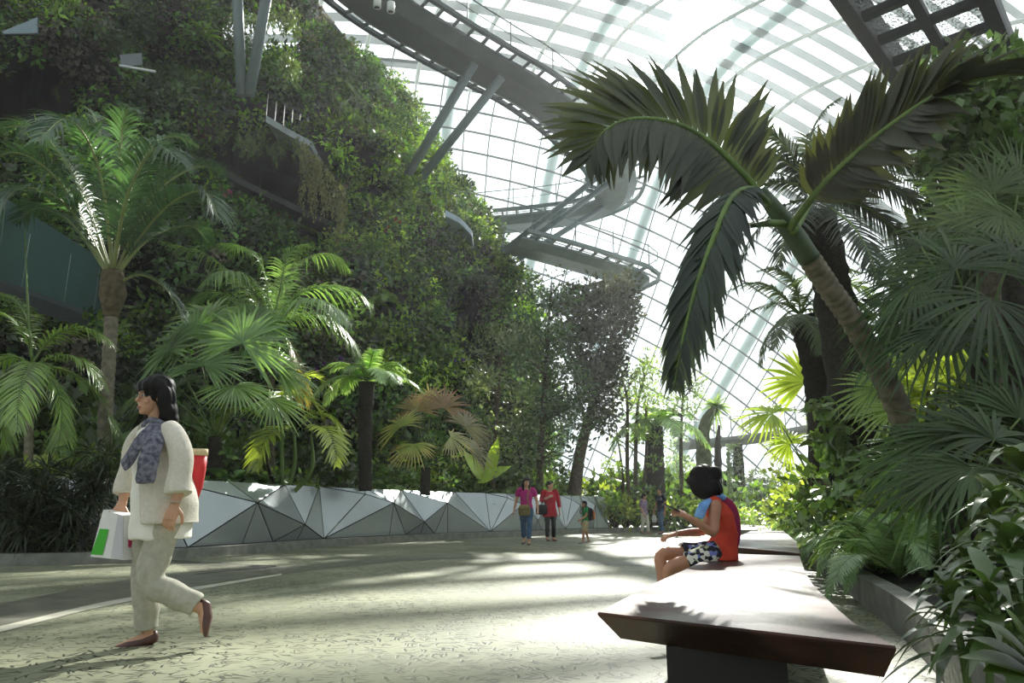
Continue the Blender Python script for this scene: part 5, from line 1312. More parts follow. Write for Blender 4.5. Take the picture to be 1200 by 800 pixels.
for pr, x, y, s_, lab, ct in (
    (prM1, 72, 22, 1.25, 'large bright yellow-green rosette fern at the top left of the mountain', 'fern'), (prM1, 235, 45, 1.1, 'bright green rosette fern left of the two tall steel struts', 'fern'), (prM8, 262, 75, 1.0, 'arching fern clump right under the small window opening', 'fern'),
    (prM8, 310, 95, 1.0, 'arching fern clump between and behind the tall steel struts', 'fern'), (prM1, 375, 45, .9, 'green rosette fern near the arch-shaped gap in the mountain', 'fern'), (prM8, 395, 105, 1.1, 'arching fern clump on the bright upper flank under the high walkway', 'fern'),
    (prM2, 503, 92, 1.0, 'spiky silvery rosette at the mountain outline, topmost under the high walkway', 'plant'), (prM2, 524, 150, 1.0, 'spiky silvery rosette on the outline beside the slanting strut pair', 'plant'), (prM2, 548, 190, 1.0, 'spiky silvery rosette on the outline just right of the strut feet', 'plant'), (prM2, 568, 232, 1.1, 'spiky silvery rosette on the outline above the walkway landing', 'plant'),
    (prM2, 440, 150, .9, 'spiky rosette on the sunlit flank left of the strut feet', 'plant'), (prM3, 265, 246, 1.0, 'shrub with a cluster of pale pink flowers right of the tall palm crown', 'shrub'), (prM4, 325, 268, 1.0, 'shrub with scattered dark red flowers below the dark recess', 'shrub'), (prM4, 230, 165, .9, 'shrub with dark red flowers left of the dark recess', 'shrub'),
    (prM5, 378, 446, .9, 'shrub with purple flowers above the short tree fern', 'shrub'), (prM5, 525, 435, .9, 'shrub with purple flowers above the reddish fan palm', 'shrub'), (prM9, 232, 158, .7, 'small shrub with orange flowers near the recess', 'shrub'), (prM9, 425, 255, .9, 'shrub with orange-yellow flowers at the middle of the mountain', 'shrub'),
    (prM4, 460, 275, .9, 'shrub with red flowers at the middle of the mountain, right of the orange one', 'shrub'), (prM4, 500, 325, .9, 'shrub with red flowers left of the dark niche', 'shrub'), (prM3, 448, 170, .8, 'shrub with pink flowers on the sunlit upper flank', 'shrub'), (prM3, 555, 285, .8, 'shrub with pink flowers by the short pale ledge', 'shrub'),
    (prM6, 470, 120, 1.0, 'light green bushy shrub on the upper flank left of the spiky rosettes', 'shrub'), (prM6, 430, 215, 1.0, 'light green bushy shrub in the middle of the sunlit flank', 'shrub'), (prM6, 515, 235, 1.0, 'light green bushy shrub just below the strut feet', 'shrub'), (prM6, 580, 320, 1.0, 'light green bushy shrub below the lowest walkway landing', 'shrub'),
    (prM7, 560, 340, 1.0, 'dark bushy shrub right of the narrow dark niche', 'shrub'), (prM7, 470, 400, 1.0, 'dark bushy shrub low on the mountain above the reddish fan palm', 'shrub'), (prM6, 400, 300, .9, 'light green bushy shrub right of the long-frond palm', 'shrub'), (prM8, 360, 270, 1.0, 'arching fern clump hanging below the dark recess', 'fern'),
    (prM8, 445, 360, 1.0, 'arching fern clump right of the long-frond palm tips', 'fern'), (prM7, 190, 230, 1.1, 'dark bushy shrub right behind the tall palm crown', 'shrub'), (prM7, 110, 60, 1.0, 'dark bushy shrub above the left dark opening', 'shrub'), (prM6, 535, 270, .9, 'light green bushy shrub at the left end of the short pale ledge', 'shrub'),
    (prM8, 340, 110, .9, 'arching fern clump above the railed ledge path', 'fern'), (prM1, 345, 160, .7, 'small green rosette fern under the railed ledge path', 'fern')):
    plant(pr, mpos(x, y), lab, ct, s_)
# ================================================================== people
SKIN = mat('skin', (196, 150, 122), .55, var=.06, scale=9)
SKIN_TAN = mat('tanned_skin', (178, 128, 100), .55, var=.06, scale=9)
HAIR = mat('black_hair', (16, 14, 14), .5, var=.3, scale=30, spec=.18)
EYEW = mat('eye_white', (222, 218, 210), .3, var=.02); EYED = mat('dark_iris', (28, 20, 16), .2, var=.05); LIP = mat('lip', (150, 84, 78), .5, var=.05)
def solid(mb, voxel, it=4, wr=None):
    me = mb.mesh('tmp'); o = bpy.data.objects.new('tmp', me); COL.objects.link(o)
    m = o.modifiers.new('r', 'REMESH'); m.mode = 'VOXEL'; m.voxel_size = voxel; m.use_smooth_shade = True
    s = o.modifiers.new('s', 'SMOOTH'); s.factor = .5; s.iterations = it
    dg = bpy.context.evaluated_depsgraph_get(); dg.update()
    out = bpy.data.meshes.new_from_object(o.evaluated_get(dg))
    bpy.data.objects.remove(o); bpy.data.meshes.remove(me)
    if wr:
        n = len(out.vertices); co = np.empty(n * 3, np.float32); no = np.empty(n * 3, np.float32)
        out.vertices.foreach_get('co', co); out.vertices.foreach_get('normal', no)
        co = co.reshape(-1, 3).astype(float); no = no.reshape(-1, 3); co = co + no * wr(co)[:, None]
        out.vertices.foreach_set('co', co.astype(np.float32).ravel()); out.update()
    return out
def put(name, me, m, parent, label=None):
    off = np.zeros(3); q = parent
    while q: off += np.array(q.location); q = q.parent
    me.transform(Matrix.Translation(Vector(-off)))
    me.materials.clear(); me.materials.append(m)
    o = bpy.data.objects.new(name, me); COL.objects.link(o); o.parent = parent
    if label: o['label'] = label
    return o
def ring(c, l, f, rx, ry, k=20):
    a = np.arange(k) * 2 * PI / k
    return np.asarray(c) + np.cos(a)[:, None] * l * rx + np.sin(a)[:, None] * f * ry
def folds(amp, fr=30, fz=6, ph=0):
    return lambda co: amp * (np.sin(co[:, 0] * fr + 2 * np.sin(co[:, 2] * fz + ph)) * np.sin(co[:, 2] * fz * 1.7 + co[:, 1] * 9 + ph) + .6 * np.sin(co[:, 2] * fr * .8 + co[:, 0] * 14 + ph))

def hand(mb, w, d, n, S, curl=.5, flip=1):
    """w wrist, d towards the fingers, n out of the back of the hand"""
    d = nrm(d); n = nrm(np.asarray(n) - d * (np.asarray(n) @ d)); s = np.cross(d, n) * flip        # s: towards the thumb side
    mb.loft([ring(w + d * t, s, n, rx, ry, 12) for t, rx, ry in ((-.02 * S, .026 * S, .02 * S), (.02 * S, .032 * S, .018 * S), (.055 * S, .04 * S, .017 * S), (.088 * S, .039 * S, .014 * S))])
    for i, (off, ln_) in enumerate(((.029, .072), (.010, .082), (-.010, .076), (-.028, .060))):
        p = w + d * .084 * S + s * off * S; pts = [p - d * .02 * S, p]; a = curl * .35 + .06 * i
        dirn = d
        for seg in (.45, .32, .23):
            dirn = d * math.cos(a) - n * math.sin(a) + s * off * 2.0
            p = p + nrm(dirn) * ln_ * seg * S; pts.append(p); a += curl * .75
        mb.tube(pts, [.0095 * S, .0095 * S, .009 * S, .0083 * S, .0068 * S], 8)
    p = w + d * .022 * S + s * .026 * S; q1 = p + (s * .75 + d * .6 - n * .25) * .038 * S; q2 = q1 + (s * .35 + d * .9 - n * .35) * .032 * S; q3 = q2 + (d * .95 - n * .35) * .026 * S
    mb.tube([p, q1, q2, q3], [.014 * S, .0115 * S, .0105 * S, .008 * S], 8)

def head(mb, c, f, l, u, S):
    R = np.stack([l, f, u], 1)
    mb.ball(c + u * .018 * S - f * .008 * S, (.074 * S, .092 * S, .098 * S), R=R, nu=18, nv=12)
    mb.ball(c + f * .030 * S - u * .045 * S, (.054 * S, .058 * S, .066 * S), R=R, nu=16, nv=10)      # face and jaw
    mb.ball(c + f * .062 * S - u * .092 * S, (.026 * S, .02 * S, .018 * S), R=R)                       # chin
    for sd_ in (-1, 1):
        mb.ball(c + l * sd_ * .038 * S + f * .062 * S - u * .03 * S, (.022 * S, .018 * S, .02 * S), R=R) # cheeks
        mb.ball(c + l * sd_ * .075 * S - f * .004 * S - u * .012 * S, (.010 * S, .02 * S, .032 * S), R=R) # ears
    mb.tube([c + f * .082 * S + u * .012 * S, c + f * .096 * S - u * .012 * S, c + f * .106 * S - u * .030 * S], [.008 * S, .010 * S, .014 * S], 8)  # nose
    mb.ball(c + f * .078 * S + u * .028 * S, (.045 * S, .014 * S, .011 * S), R=R)                      # brow
    mb.ball(c + f * .080 * S - u * .064 * S, (.022 * S, .012 * S, .012 * S), R=R)

def face(t, c, f, l, u, S, body):
    R = np.stack([l, f, u], 1)
    for sd_ in (-1, 1):
        e = c + f * .080 * S + l * sd_ * .031 * S + u * .004 * S
        o = part('eye', MB().ball(e, (.013 * S, .008 * S, .008 * S), R=R), EYEW, body)
        part('iris', MB().ball(e + f * .0055 * S, (.0058 * S, .0045 * S, .0062 * S), R=R), EYED, o)
        part('eyebrow', MB().tube([e + u * .02 * S - l * sd_ * .014 * S + f * .008 * S, e + u * .024 * S + f * .008 * S, e + u * .017 * S + l * sd_ * .018 * S], .0035 * S, 6), HAIR, body)
    part('mouth', MB().ball(c + f * .089 * S - u * .066 * S, (.021 * S, .006 * S, .0075 * S), R=R), LIP, body)

def person(label, J, S, skin=SKIN, voxel=.007, cat='person', curl=.5, bare=True, rings_=None):
    """one continuous body through the joints J; returns the figure's root and body"""
    t = thing('person', label, cat, tuple(np.array([J['pelvis'][0], J['pelvis'][1], 0])))
    f = nrm(J['f']); l = nrm(np.cross(UPV, f)); mb = MB()
    sp = [J['pelvis'], J['waist'], J['chest'], J['neck']]
    sl_ = nrm(J['shL'] - J['shR'])
    mb.loft([ring(sp[0] - UPV * .08 * S, l, f, .10 * S, .085 * S), ring(sp[0], l, f, .15 * S, .11 * S), ring(sp[1], l, f, .118 * S, .09 * S), ring(sp[2], sl_, f, .145 * S, .10 * S), ring(sp[2] * .4 + sp[3] * .6, sl_, f, .14 * S, .075 * S), ring(sp[3], sl_, f, .06 * S, .055 * S)])
    mb.tube([sp[3] - UPV * .03 * S, sp[3] * .5 + J['head'] * .5, J['head']], [.055 * S, .047 * S, .05 * S], 12)
    hf = nrm(J.get('hf', f)); hl = nrm(np.cross(UPV, hf)); hu = nrm(np.cross(hf, hl)) * 1.0; hu = hu if hu[2] > 0 else -hu
    head(mb, J['head'], hf, hl, hu, S)
    for s in 'LR':
        sh, el, wr_ = J['sh' + s], J['el' + s], J['wr' + s]
        mb.tube(spline([sp[3] * .45 + sh * .55, sh, sh * .5 + el * .5, el, el * .55 + wr_ * .45, wr_], 14), np.interp(np.linspace(0, 5, 14), range(6), np.array([.05, .054, .046, .037, .036, .024]) * S), 12)
        hd = J.get('hd' + s, wr_ - el); hn = J.get('hn' + s, np.cross(hd, UPV) if abs(nrm(hd)[2]) < .9 else (l if s == 'L' else -l))
        hand(mb, wr_, hd, hn, S, J.get('curl' + s, curl), J.get('flip' + s, 1 if s == 'L' else -1))
        hp, kn, an, to = J['hip' + s], J['kn' + s], J['an' + s], J['toe' + s]
        mb.tube(spline([hp + UPV * .03 * S, hp * .5 + kn * .5, kn, kn * .6 + an * .4, an], 16), np.interp(np.linspace(0, 4, 16), range(5), np.array([.088, .074, .054, .052, .034]) * S), 14)
        he = an - nrm(to - an) * .035 * S + (an - kn) * .05
        mb.tube([he, an * .55 + to * .45 + nrm(an - kn) * .02 * S, to], [.032 * S, .036 * S, .02 * S], 10)
    body = put('body', solid(mb, voxel * S, 3), skin, t)
    face(t, J['head'], hf, hl, hu, S, body)
    return t, body, (f, l, hf, hl, hu)

def shoes(t, J, S, m, heel=0):
    for s in 'LR':
        kn, an, to = J['kn' + s], J['an' + s], J['toe' + s]; d = nrm(to - an); dn = nrm(an - kn); dn = nrm(dn - d * (dn @ d) * .3)
        he = an - d * .045 * S + dn * .035 * S
        sd_ = nrm(np.cross(d, dn)); mb = MB()
        mb.loft([ring(q, sd_, dn, rx * S, ry * S, 14) for q, rx, ry in ((he - d * .012 * S, .018, .018), (he, .036, .036), (he * .6 + to * .4 + dn * .01 * S, .039, .036), (he * .25 + to * .75 + dn * .006 * S, .043, .027), (to + dn * .004 * S, .034, .018), (to + d * .022 * S, .012, .01))])
        put('shoe', solid(mb, .006 * S, 3), m, t)

def trousers(t, J, S, m, to=1.0, loose=1.15, f=None, l=None, name='trousers', wr=.003, flare=1.0, label=None):
    mb = MB(); p = J['pelvis']
    mb.loft([ring(p - UPV * .09 * S, l, f, .12 * S, .10 * S), ring(p, l, f, .162 * S, .122 * S), ring(p * .4 + J['waist'] * .6, l, f, .14 * S, .108 * S)])
    for s in 'LR':
        hp, kn, an = J['hip' + s], J['kn' + s], J['an' + s]
        if to > 1: pts = [hp + UPV * .02 * S, hp * .5 + kn * .5, kn, kn + (an - kn) * (to - 1) * .5, kn + (an - kn) * (to - 1)]; rr = [.096, .083, .066, .063 * flare, .056 * flare]
        else: pts = [hp + UPV * .02 * S, hp + (kn - hp) * to * .5, hp + (kn - hp) * to]; rr = [.097, .094, .092 * flare]
        mb.tube(spline(pts, 14), np.interp(np.linspace(0, 1, 14), np.linspace(0, 1, len(rr)), np.array(rr) * loose * S), 14)
    return put(name, solid(mb, .009 * S, 4, folds(wr * S, 34, 14)), m, t, label)

def top_(t, J, S, m, hem=.1, sleeve=.6, loose=1.12, f=None, l=None, name='top', flare=1.0, wr=.003, sr=1.05, label=None, neck=.75):
    mb = MB(); p, w_, c, n = J['pelvis'], J['waist'], J['chest'], J['neck']; sl_ = nrm(J['shL'] - J['shR']); dn = nrm(p - w_)
    mb.loft([ring(p + dn * hem * S, l, f, .155 * S * loose * flare, .118 * S * loose * flare), ring(p, l, f, .152 * S * loose, .115 * S * loose), ring(w_, l, f, .130 * S * loose, .10 * S * loose),
             ring(c, sl_, f, .150 * S * loose, .112 * S * loose), ring(c * .4 + n * .6, sl_, f, .145 * S, .088 * S * loose), ring(c * .12 + n * .88, sl_, f, .085 * S, .068 * S)])
    for s in 'LR':
        sh, el, wr_ = J['sh' + s], J['el' + s], J['wr' + s]; e1 = sh + (el - sh) * min(1, sleeve)
        pts = [n * .5 + sh * .5, sh, e1] + ([el + (wr_ - el) * (sleeve - 1)] if sleeve > 1 else [])
        if sleeve > 0: mb.tube(spline(pts, 10), np.interp(np.linspace(0, 1, 10), np.linspace(0, 1, len(pts)), ([.056, .060, .054] + ([.045] if sleeve > 1 else []))) * S * sr, 14)
        else: mb.ball(sh * .8 + n * .2, .062 * S)
    return put(name, solid(mb, .008 * S, 4, folds(wr * S, 26, 9, 1)), m, t, label)

def hair_(t, J, S, fr_, m=HAIR, style='bob', seed=0):
    f, l, hf, hl, hu = fr_; c = J['head']; R = np.stack([hl, hf, hu], 1); mb = MB(); b = lambda x, y, z, r: mb.ball(c + hl * x * S + hf * y * S + hu * z * S, np.array(r) * S, R=R, nu=16, nv=10)
    b(0, -.018, .038, (.088, .098, .092)); b(0, -.045, .0, (.084, .07, .09))
    if style in ('bob', 'long', 'fullbob'):
        w_ = 1.25 if style == 'fullbob' else 1
        for sd_ in (-1, 1):
            yo = -.022 if w_ > 1 else 0; b(sd_ * .074 * w_, -.01 + yo, -.02, (.022 * w_, .055, .085)); b(sd_ * .072 * w_, -.03 + yo, -.09, (.03 * w_, .055, .07))
        b(0, -.065, -.08, (.085 * w_, .05, .09)); b(0, .058, .068, (.066, .034, .03))                      # fringe
        if style == 'fullbob':
            b(0, .064, .05, (.068, .026, .028)); b(0, -.02, .055, (.1, .1, .085)); b(.03, -.07, -.125, (.1, .06, .06)); b(-.05, -.06, -.125, (.06, .05, .05))
        if style == 'long':
            b(0, -.075, -.15, (.085, .04, .1))
            for sd_ in (-1, 1): b(sd_ * .07, -.005, -.15, (.026, .035, .08))
    if style == 'curtain':
        for sd_ in (-1, 1): b(sd_ * .078, .03, -.02, (.024, .07, .085)); b(sd_ * .076, .0, -.075, (.03, .08, .06))
        b(0, -.06, -.06, (.09, .06, .09)); b(0, .065, .06, (.075, .045, .035)); b(0, -.02, .07, (.09, .095, .07))
    if style == 'tied': b(0, -.115, .01, (.04, .045, .05)); b(0, .055, .072, (.06, .03, .026))
    if style == 'short': b(0, .05, .075, (.066, .034, .03))
    return put('hair', solid(mb, .007 * S, 5, lambda co: .003 * S * np.sin((co @ hl) * 130 / S + 3 * np.sin((co @ hf) * 40 / S))), m, t)

def joints(base, H, az, step=0.0, arms=None, lean=0):
    """standing figure: az is the heading (0 = away from the camera, pi = towards it)"""
    f = np.array([math.sin(az), math.cos(az), 0]); l = np.cross(UPV, f); b = np.asarray(base, float); J = dict(f=f)
    at = lambda fr, sd_, z: b + f * fr * H + l * sd_ * H + UPV * z * H
    J.update(pelvis=at(0, 0, .535), waist=at(.003, 0, .62), chest=at(.008 + lean, 0, .72), neck=at(.002 + lean, 0, .825), head=at(.018 + lean, 0, .918))
    for s, k in (('L', 1), ('R', -1)):
        st = step * k
        J['hip' + s] = at(0, k * .052, .51); J['kn' + s] = at(st * .5 + .02, k * .05, .285); J['an' + s] = at(st, k * .048, .045 + max(0, -st) * .25); J['toe' + s] = at(st + .115, k * .056, .014 + max(0, -st) * .02)
        J['sh' + s] = at(lean, k * .112, .800); J['el' + s] = at(-.02 - st * .3, k * .145, .635); J['wr' + s] = at(.03 - st * .6, k * .15, .49)
        J['hn' + s] = l * k
    for q, v in (arms or {}).items(): J[q] = at(*v)
    return J, f, l

def cloth(name, rgb, rgb2=None, scale=20, rough=.85, var=.08): return mat(name, rgb, rough, var=var, scale=scale, rgb2=rgb2, spec=.2)

# ------------------------------------------------------------------ walking woman, front left
YW = 4.6
J = dict(f=nrm((-.94, -.34, 0)), hf=nrm((-.62, -.78, -.03)))
J.update(pelvis=P(186, 597, YW), waist=P(184, 566, YW), chest=P(183, 532, YW), neck=P(186, 497, YW), head=P(180, 466, YW - .02),
         shL=P(205, 510, YW - .14), elL=P(213, 563, YW - .20), wrL=P(205, 591, YW - .24), shR=P(163, 511, YW + .15), elR=P(151, 560, YW + .17), wrR=P(143, 590, YW + .10),
         hipL=P(194, 606, YW - .085), hipR=P(179, 606, YW + .085), knL=P(176, 682, YW - .12), anL=P(235, 712, YW - .06), toeL=P(240, 742, YW - .08),
         knR=P(169, 683, YW + .05), anR=P(173, 742, YW + .06), toeR=P(136, 759, YW + .0), curlL=.55, curlR=1.5, hdL=nrm((-.22, -.1, -.97)), hdR=nrm((-.25, -.15, -.95)), hnL=np.array([.1, -1, 0]), hnR=np.array([-.3, 1., 0]), flipL=-1, flipR=1)
t, body, fr_ = person('woman walking left in a cream cardigan and pale trousers, carrying a white shopping bag', J, 1.0, SKIN, .0045)
f, l = fr_[0], fr_[1]
trousers(t, J, 1.0, cloth('pale_grey_khaki_cotton', (184, 182, 168), (168, 166, 152), 30), 1.93, 1.12, f, l, wr=.005, flare=1.08)
shoes(t, J, 1.02, mat('brown_shoe_leather', (86, 56, 48), .45, var=.2, scale=20))
xs_ = nrm(np.array([1., 0, 0]))
def rpx(y, x0, x1, ry, k=26, Yc=YW): a_, b_ = P(x0, y, Yc), P(x1, y, Yc); return ring((a_ + b_) / 2, np.array([1., 0, 0]), np.array([0, 1., 0]), np.linalg.norm(b_ - a_) / 2, ry, k)
mb = MB(); mb.loft([rpx(631, 157, 222, .205), rpx(610, 157, 222, .20), rpx(570, 158, 215, .165), rpx(530, 159, 210, .14), rpx(508, 165, 206, .12), rpx(496, 176, 198, .07)])
put('tunic', solid(mb, .008, 4, folds(.006, 40, 2.2)), cloth('white_tunic_cloth', (236, 234, 226), scale=14, var=.03), t, 'white long tunic')
def open_ring(y, x0, x1, ry, gap0, gap1, th=.012, k=30):
    a_, b_ = P(x0, y, YW), P(x1, y, YW); c = (a_ + b_) / 2; rx = np.linalg.norm(b_ - a_) / 2
    a = np.radians(np.linspace(gap0, gap1, k)); o = c + np.c_[np.cos(a) * rx, np.sin(a) * ry, 0 * a]; i_ = c + np.c_[np.cos(a) * (rx - th), np.sin(a) * (ry - th), 0 * a]
    return np.vstack([o, i_[::-1]])
mb = MB()
CR = [(613, 150, 230, .235), (590, 149, 229, .225), (560, 149, 224, .195), (530, 152, 218, .17), (510, 158, 213, .145), (499, 170, 204, .10)]
mb.loft([open_ring(y, x0, x1, ry, -94 - 3 * i, 150, .016) for i, (y, x0, x1, ry) in enumerate(CR)])
mb.tube(spline([P(198, 502, YW - .06), P(206, 512, YW - .15), P(211, 545, YW - .19), P(210, 578, YW - .215)], 12), np.linspace(.06, .080, 12), 16)
mb.tube(spline([P(172, 503, YW + .06), P(163, 513, YW + .15), P(154, 545, YW + .17), P(147, 578, YW + .14)], 12), np.linspace(.06, .068, 12), 16)
put('cardigan', solid(mb, .007, 3, folds(.009, 30, 2.2, 2)), mat('beige_fine_knit', (214, 209, 196), .9, var=.06, scale=60, bump=.35, bscale=160, spec=.15), t, 'beige fine-knit open cardigan')
SCARF = mat('grey_patterned_scarf', (132, 132, 144), .85, scale=38, rgb2=(66, 68, 84), spec=.2)
mb = MB()
mb.tube([P(186, 496, YW) + np.array([math.cos(a_) * .072, math.sin(a_) * .072, -.012 * math.cos(a_ * 2) - .012]) for a_ in np.linspace(0, 2 * PI, 18)], .03, 10)
mb.tube(spline([P(178, 497, YW - .12), P(165, 515, YW - .20), P(150, 540, YW - .2), P(143, 546, YW - .2)], 10), [.03, .036, .04, .044, .048, .05, .05, .05, .05, .04], 12, squash=(1, .28))
mb.tube(spline([P(183, 497, YW - .12), P(181, 515, YW - .21), P(174, 540, YW - .26), P(170, 566, YW - .265)], 10), [.03, .04, .05, .056, .06, .06, .06, .06, .06, .05], 12, squash=(1, .25))
put('scarf', solid(mb, .006, 2, folds(.003, 60, 20)), SCARF, t)
hair_(t, J, 1.1, fr_, HAIR, 'fullbob')
gl = MB(); hc, hf, hl, hu = J['head'], fr_[2], fr_[3], fr_[4]
for sd_ in (-1, 1):
    e = hc + hf * .094 + hl * sd_ * .033 + hu * .002
    gl.tube([e + hl * .022 * math.cos(a_) + hu * .014 * math.sin(a_) for a_ in np.linspace(0, 2 * PI, 17)], .0014, 5)
    gl.tube([e + hl * sd_ * .022, hc + hl * sd_ * .078 + hu * .002], .0014, 5)
part('glasses', gl, STEEL_DARK, t)
part('bracelet', MB().tube([J['wrL'] - nrm(J['hdL']) * .015 + .031 * (math.cos(a_) * np.array([1., 0, 0]) + math.sin(a_) * np.array([0, 1., 0])) for a_ in np.linspace(0, 2 * PI, 19)], .004, 6), mat('silver_bracelet', (180, 176, 168), .3, .8), t)
# shopping bag in her right hand
hb = J['wrR'] + nrm(J['hdR']) * .10
t = thing('shopping_bag', 'white paper shopping bag with green panel held low by the walking woman', 'bag', tuple(P(130, 655, YW + .02)))
PAPER = mat('white_bag_paper', (228, 228, 226), .6, var=.03, scale=6)
c = [P(106, 652, YW + .02), P(145, 656, YW - .04), P(145, 604, YW - .02), P(121, 597, YW + .03)]; dp = np.array([.05, .10, 0.])
mb = MB().loft([c, [q + dp for q in c]]); part('bag_body', mb, PAPER, t, smooth=False)
def patch(q4, m, name, off=(0, -.004, 0)):
    part(name, MB().poly([np.array(q) + np.array(off) for q in q4]), m, t, smooth=False)
def bl(u, v): return (c[0] * (1 - u) + c[1] * u) * (1 - v) + (c[3] * (1 - u) + c[2] * u) * v
patch([bl(.0, .05), bl(.36, .06), bl(.42, .62), bl(.08, .60)], mat('green_print', (62, 176, 42), .6, var=.05), 'green_panel')
patch([bl(.62, .02), bl(.98, .02), bl(.98, .98), bl(.74, .98)], mat('pale_grey_print', (196, 196, 202), .6, var=.05), 'grey_fold')
cs = [c[1], c[1] + dp * 1.0, c[2] + dp * 1.0, c[2]]
def bs(u, v): return (cs[0] * (1 - u) + cs[1] * u) * (1 - v) + (cs[3] * (1 - u) + cs[2] * u) * v
patch([bs(.25, .28), bs(.95, .28), bs(.95, .55), bs(.25, .55)], mat('magenta_print', (196, 40, 98), .6, var=.05), 'magenta_panel', (.004, -.004, 0))
for q0, q1 in ((c[3] * .7 + c[2] * .3, c[3] * .3 + c[2] * .7),): 
    for o_ in (0, 1): part('handle', MB().tube(spline([q0 + dp * o_, hb + (-.01, 0, .0), q1 + dp * o_], 9), .004, 6), mat('red_cord', (150, 50, 46), .7), t)
# red and cream shoulder bag behind her
t = thing('shoulder_bag', 'red shoulder bag with cream top edge behind the back of the walking woman', 'bag', tuple(P(228, 560, YW + .13)))
rr = [(P(226, 586, YW + .12), .03, .03), (P(227, 570, YW + .12), .055, .05), (P(228, 550, YW + .12), .07, .06), (P(229, 534, YW + .12), .075, .055)]
part('bag_body', MB().loft([ring(q, xs_, np.array([0, 1., 0]), a_, b_, 16) for q, a_, b_ in rr]), mat('red_bag_cloth', (206, 44, 48), .6, var=.1, scale=10), t)
part('bag_rim', MB().loft([ring(P(229, 534, YW + .12), xs_, np.array([0, 1., 0]), .078, .058, 16), ring(P(229.5, 526, YW + .12), xs_, np.array([0, 1., 0]), .078, .055, 16)]), mat('cream_canvas', (206, 188, 150), .8, var=.06), t)
part('strap', MB().tube(spline([P(222, 526, YW + .12), P(205, 504, YW + .13), P(192, 502, YW + .12)], 9), .012, 8, squash=(1, .4)), mat('red_strap', (170, 40, 44), .6), t)

# ------------------------------------------------------------------ seated woman on the bench
YS = 5.62; S = .88
J = dict(f=nrm((-.98, .1, 0)), hf=nrm((-.80, .38, -.45)))
J.update(pelvis=P(846, 643, YS), waist=P(851, 624, YS), chest=P(846, 603, YS), neck=P(838, 583, YS), head=P(824, 566, YS - .02),
         shL=P(838, 592, YS - .14), elL=P(836, 624, YS - .22), wrL=P(807, 606, YS - .25), shR=P(838, 593, YS + .14), elR=P(824, 622, YS + .17), wrR=P(793, 625, YS + .06),
         hipL=P(842, 649, YS - .08), hipR=P(842, 648, YS + .09), knL=P(785, 666, YS - .10), knR=P(776, 650, YS + .0), curlL=.9, curlR=.6, hdL=nrm((-.9, -.05, .42)), hdR=nrm((-.96, -.1, -.22)), hnL=np.array([.3, -.6, .7]), hnR=np.array([0, -.2, 1.]), flipL=1, flipR=1)
J['anL'] = J['knL'] + np.array([.06, .10, -.36]); J['toeL'] = J['anL'] + np.array([-.17, 0, -.045])
J['anR'] = J['knR'] + np.array([-.02, -.06, -.34]); J['toeR'] = J['anR'] + np.array([-.16, -.03, -.07])
t, body, fr_ = person('woman in a sleeveless orange top sitting cross-legged on the front bench looking at her phone', J, S, SKIN_TAN, .0055)
f, l = fr_[0], fr_[1]
PATT = newmat('black_white_floral_cotton'); m_, nt, out, N = PATT; L = nt.links.new
b_ = N('ShaderNodeBsdfPrincipled'); b_.inputs['Roughness'].default_value = .9; tc = N('ShaderNodeTexCoord'); vo = N('ShaderNodeTexVoronoi'); vo.inputs['Scale'].default_value = 34; L(tc.outputs['Object'], vo.inputs['Vector'])
cr = N('ShaderNodeValToRGB'); cr.color_ramp.interpolation = 'CONSTANT'; el = cr.color_ramp.elements
el[0].position = 0; el[0].color = (.012, .012, .02, 1); el[1].position = .45; el[1].color = (.75, .74, .66, 1)
for p_, c_ in ((.72, (.02, .02, .03, 1)), (.84, (.35, .42, .22, 1)), (.92, (.16, .2, .5, 1))): e_ = el.new(p_); e_.color = c_
sx_ = N('ShaderNodeSeparateColor'); L(vo.outputs['Color'], sx_.inputs[0]); L(sx_.outputs[0], cr.inputs[0]); L(cr.outputs[0], b_.inputs[0]); L(b_.outputs[0], out.inputs[0])
trousers(t, J, S, m_, .66, 1.05, f, l, 'shorts', .003, 1.0, 'black and white floral shorts')
ORANGE = cloth('orange_cotton', (214, 78, 52), (190, 62, 46), 12); MAG = cloth('magenta_cotton', (150, 44, 84), (132, 36, 76), 12)
top_(t, J, S, ORANGE, .09, 0, 1.18, f, l, 'top', 1.12, .006, label='sleeveless orange top')
bk = MB(); bk.tube(spline([P(846, 584, YS - .04), P(856, 597, YS - .07), P(860, 618, YS - .07), P(859, 643, YS - .06)], 10), [.025, .036, .04, .042, .042, .042, .042, .04, .036, .025], 10, squash=(.8, 1.3))
put('back_panel', solid(bk, .008, 3), MAG, t, 'magenta back panel of the top')
hair_(t, J, S * 1.1, fr_, HAIR, 'curtain'); hc, hf, hl, hu = J['head'], fr_[2], fr_[3], fr_[4]
put('hair_bun', solid(MB().ball(hc - hf * .11 + hu * .02, (.055, .05, .06)), .007, 3), HAIR, t)
mb = MB(); mb.tube([J['neck'] + np.array([math.cos(a_) * .075 - .01, math.sin(a_) * .08, .012 - .02 * math.cos(a_)]) for a_ in np.linspace(0, 2 * PI, 18)], .026, 10)
mb.tube(spline([J['neck'] + (-.03, -.07, .0), P(826, 590, YS - .15), P(818, 607, YS - .16)], 8), [.03, .034, .04, .046, .05, .052, .052, .046], 10, squash=(1, .4))
put('neck_scarf', solid(mb, .007, 2, folds(.003, 60, 20)), cloth('light_blue_cotton', (126, 172, 226), (104, 150, 210), 20), t, 'light blue cloth round her neck')
part('bracelet', MB().tube([J['wrR'] + .03 * np.array([.2 * math.cos(a_), math.cos(a_), math.sin(a_)]) for a_ in np.linspace(0, 2 * PI, 17)], .004, 6), mat('pale_bracelet', (200, 190, 170), .5), t)
shoes(t, J, S, mat('dark_sandal', (40, 32, 30), .6))
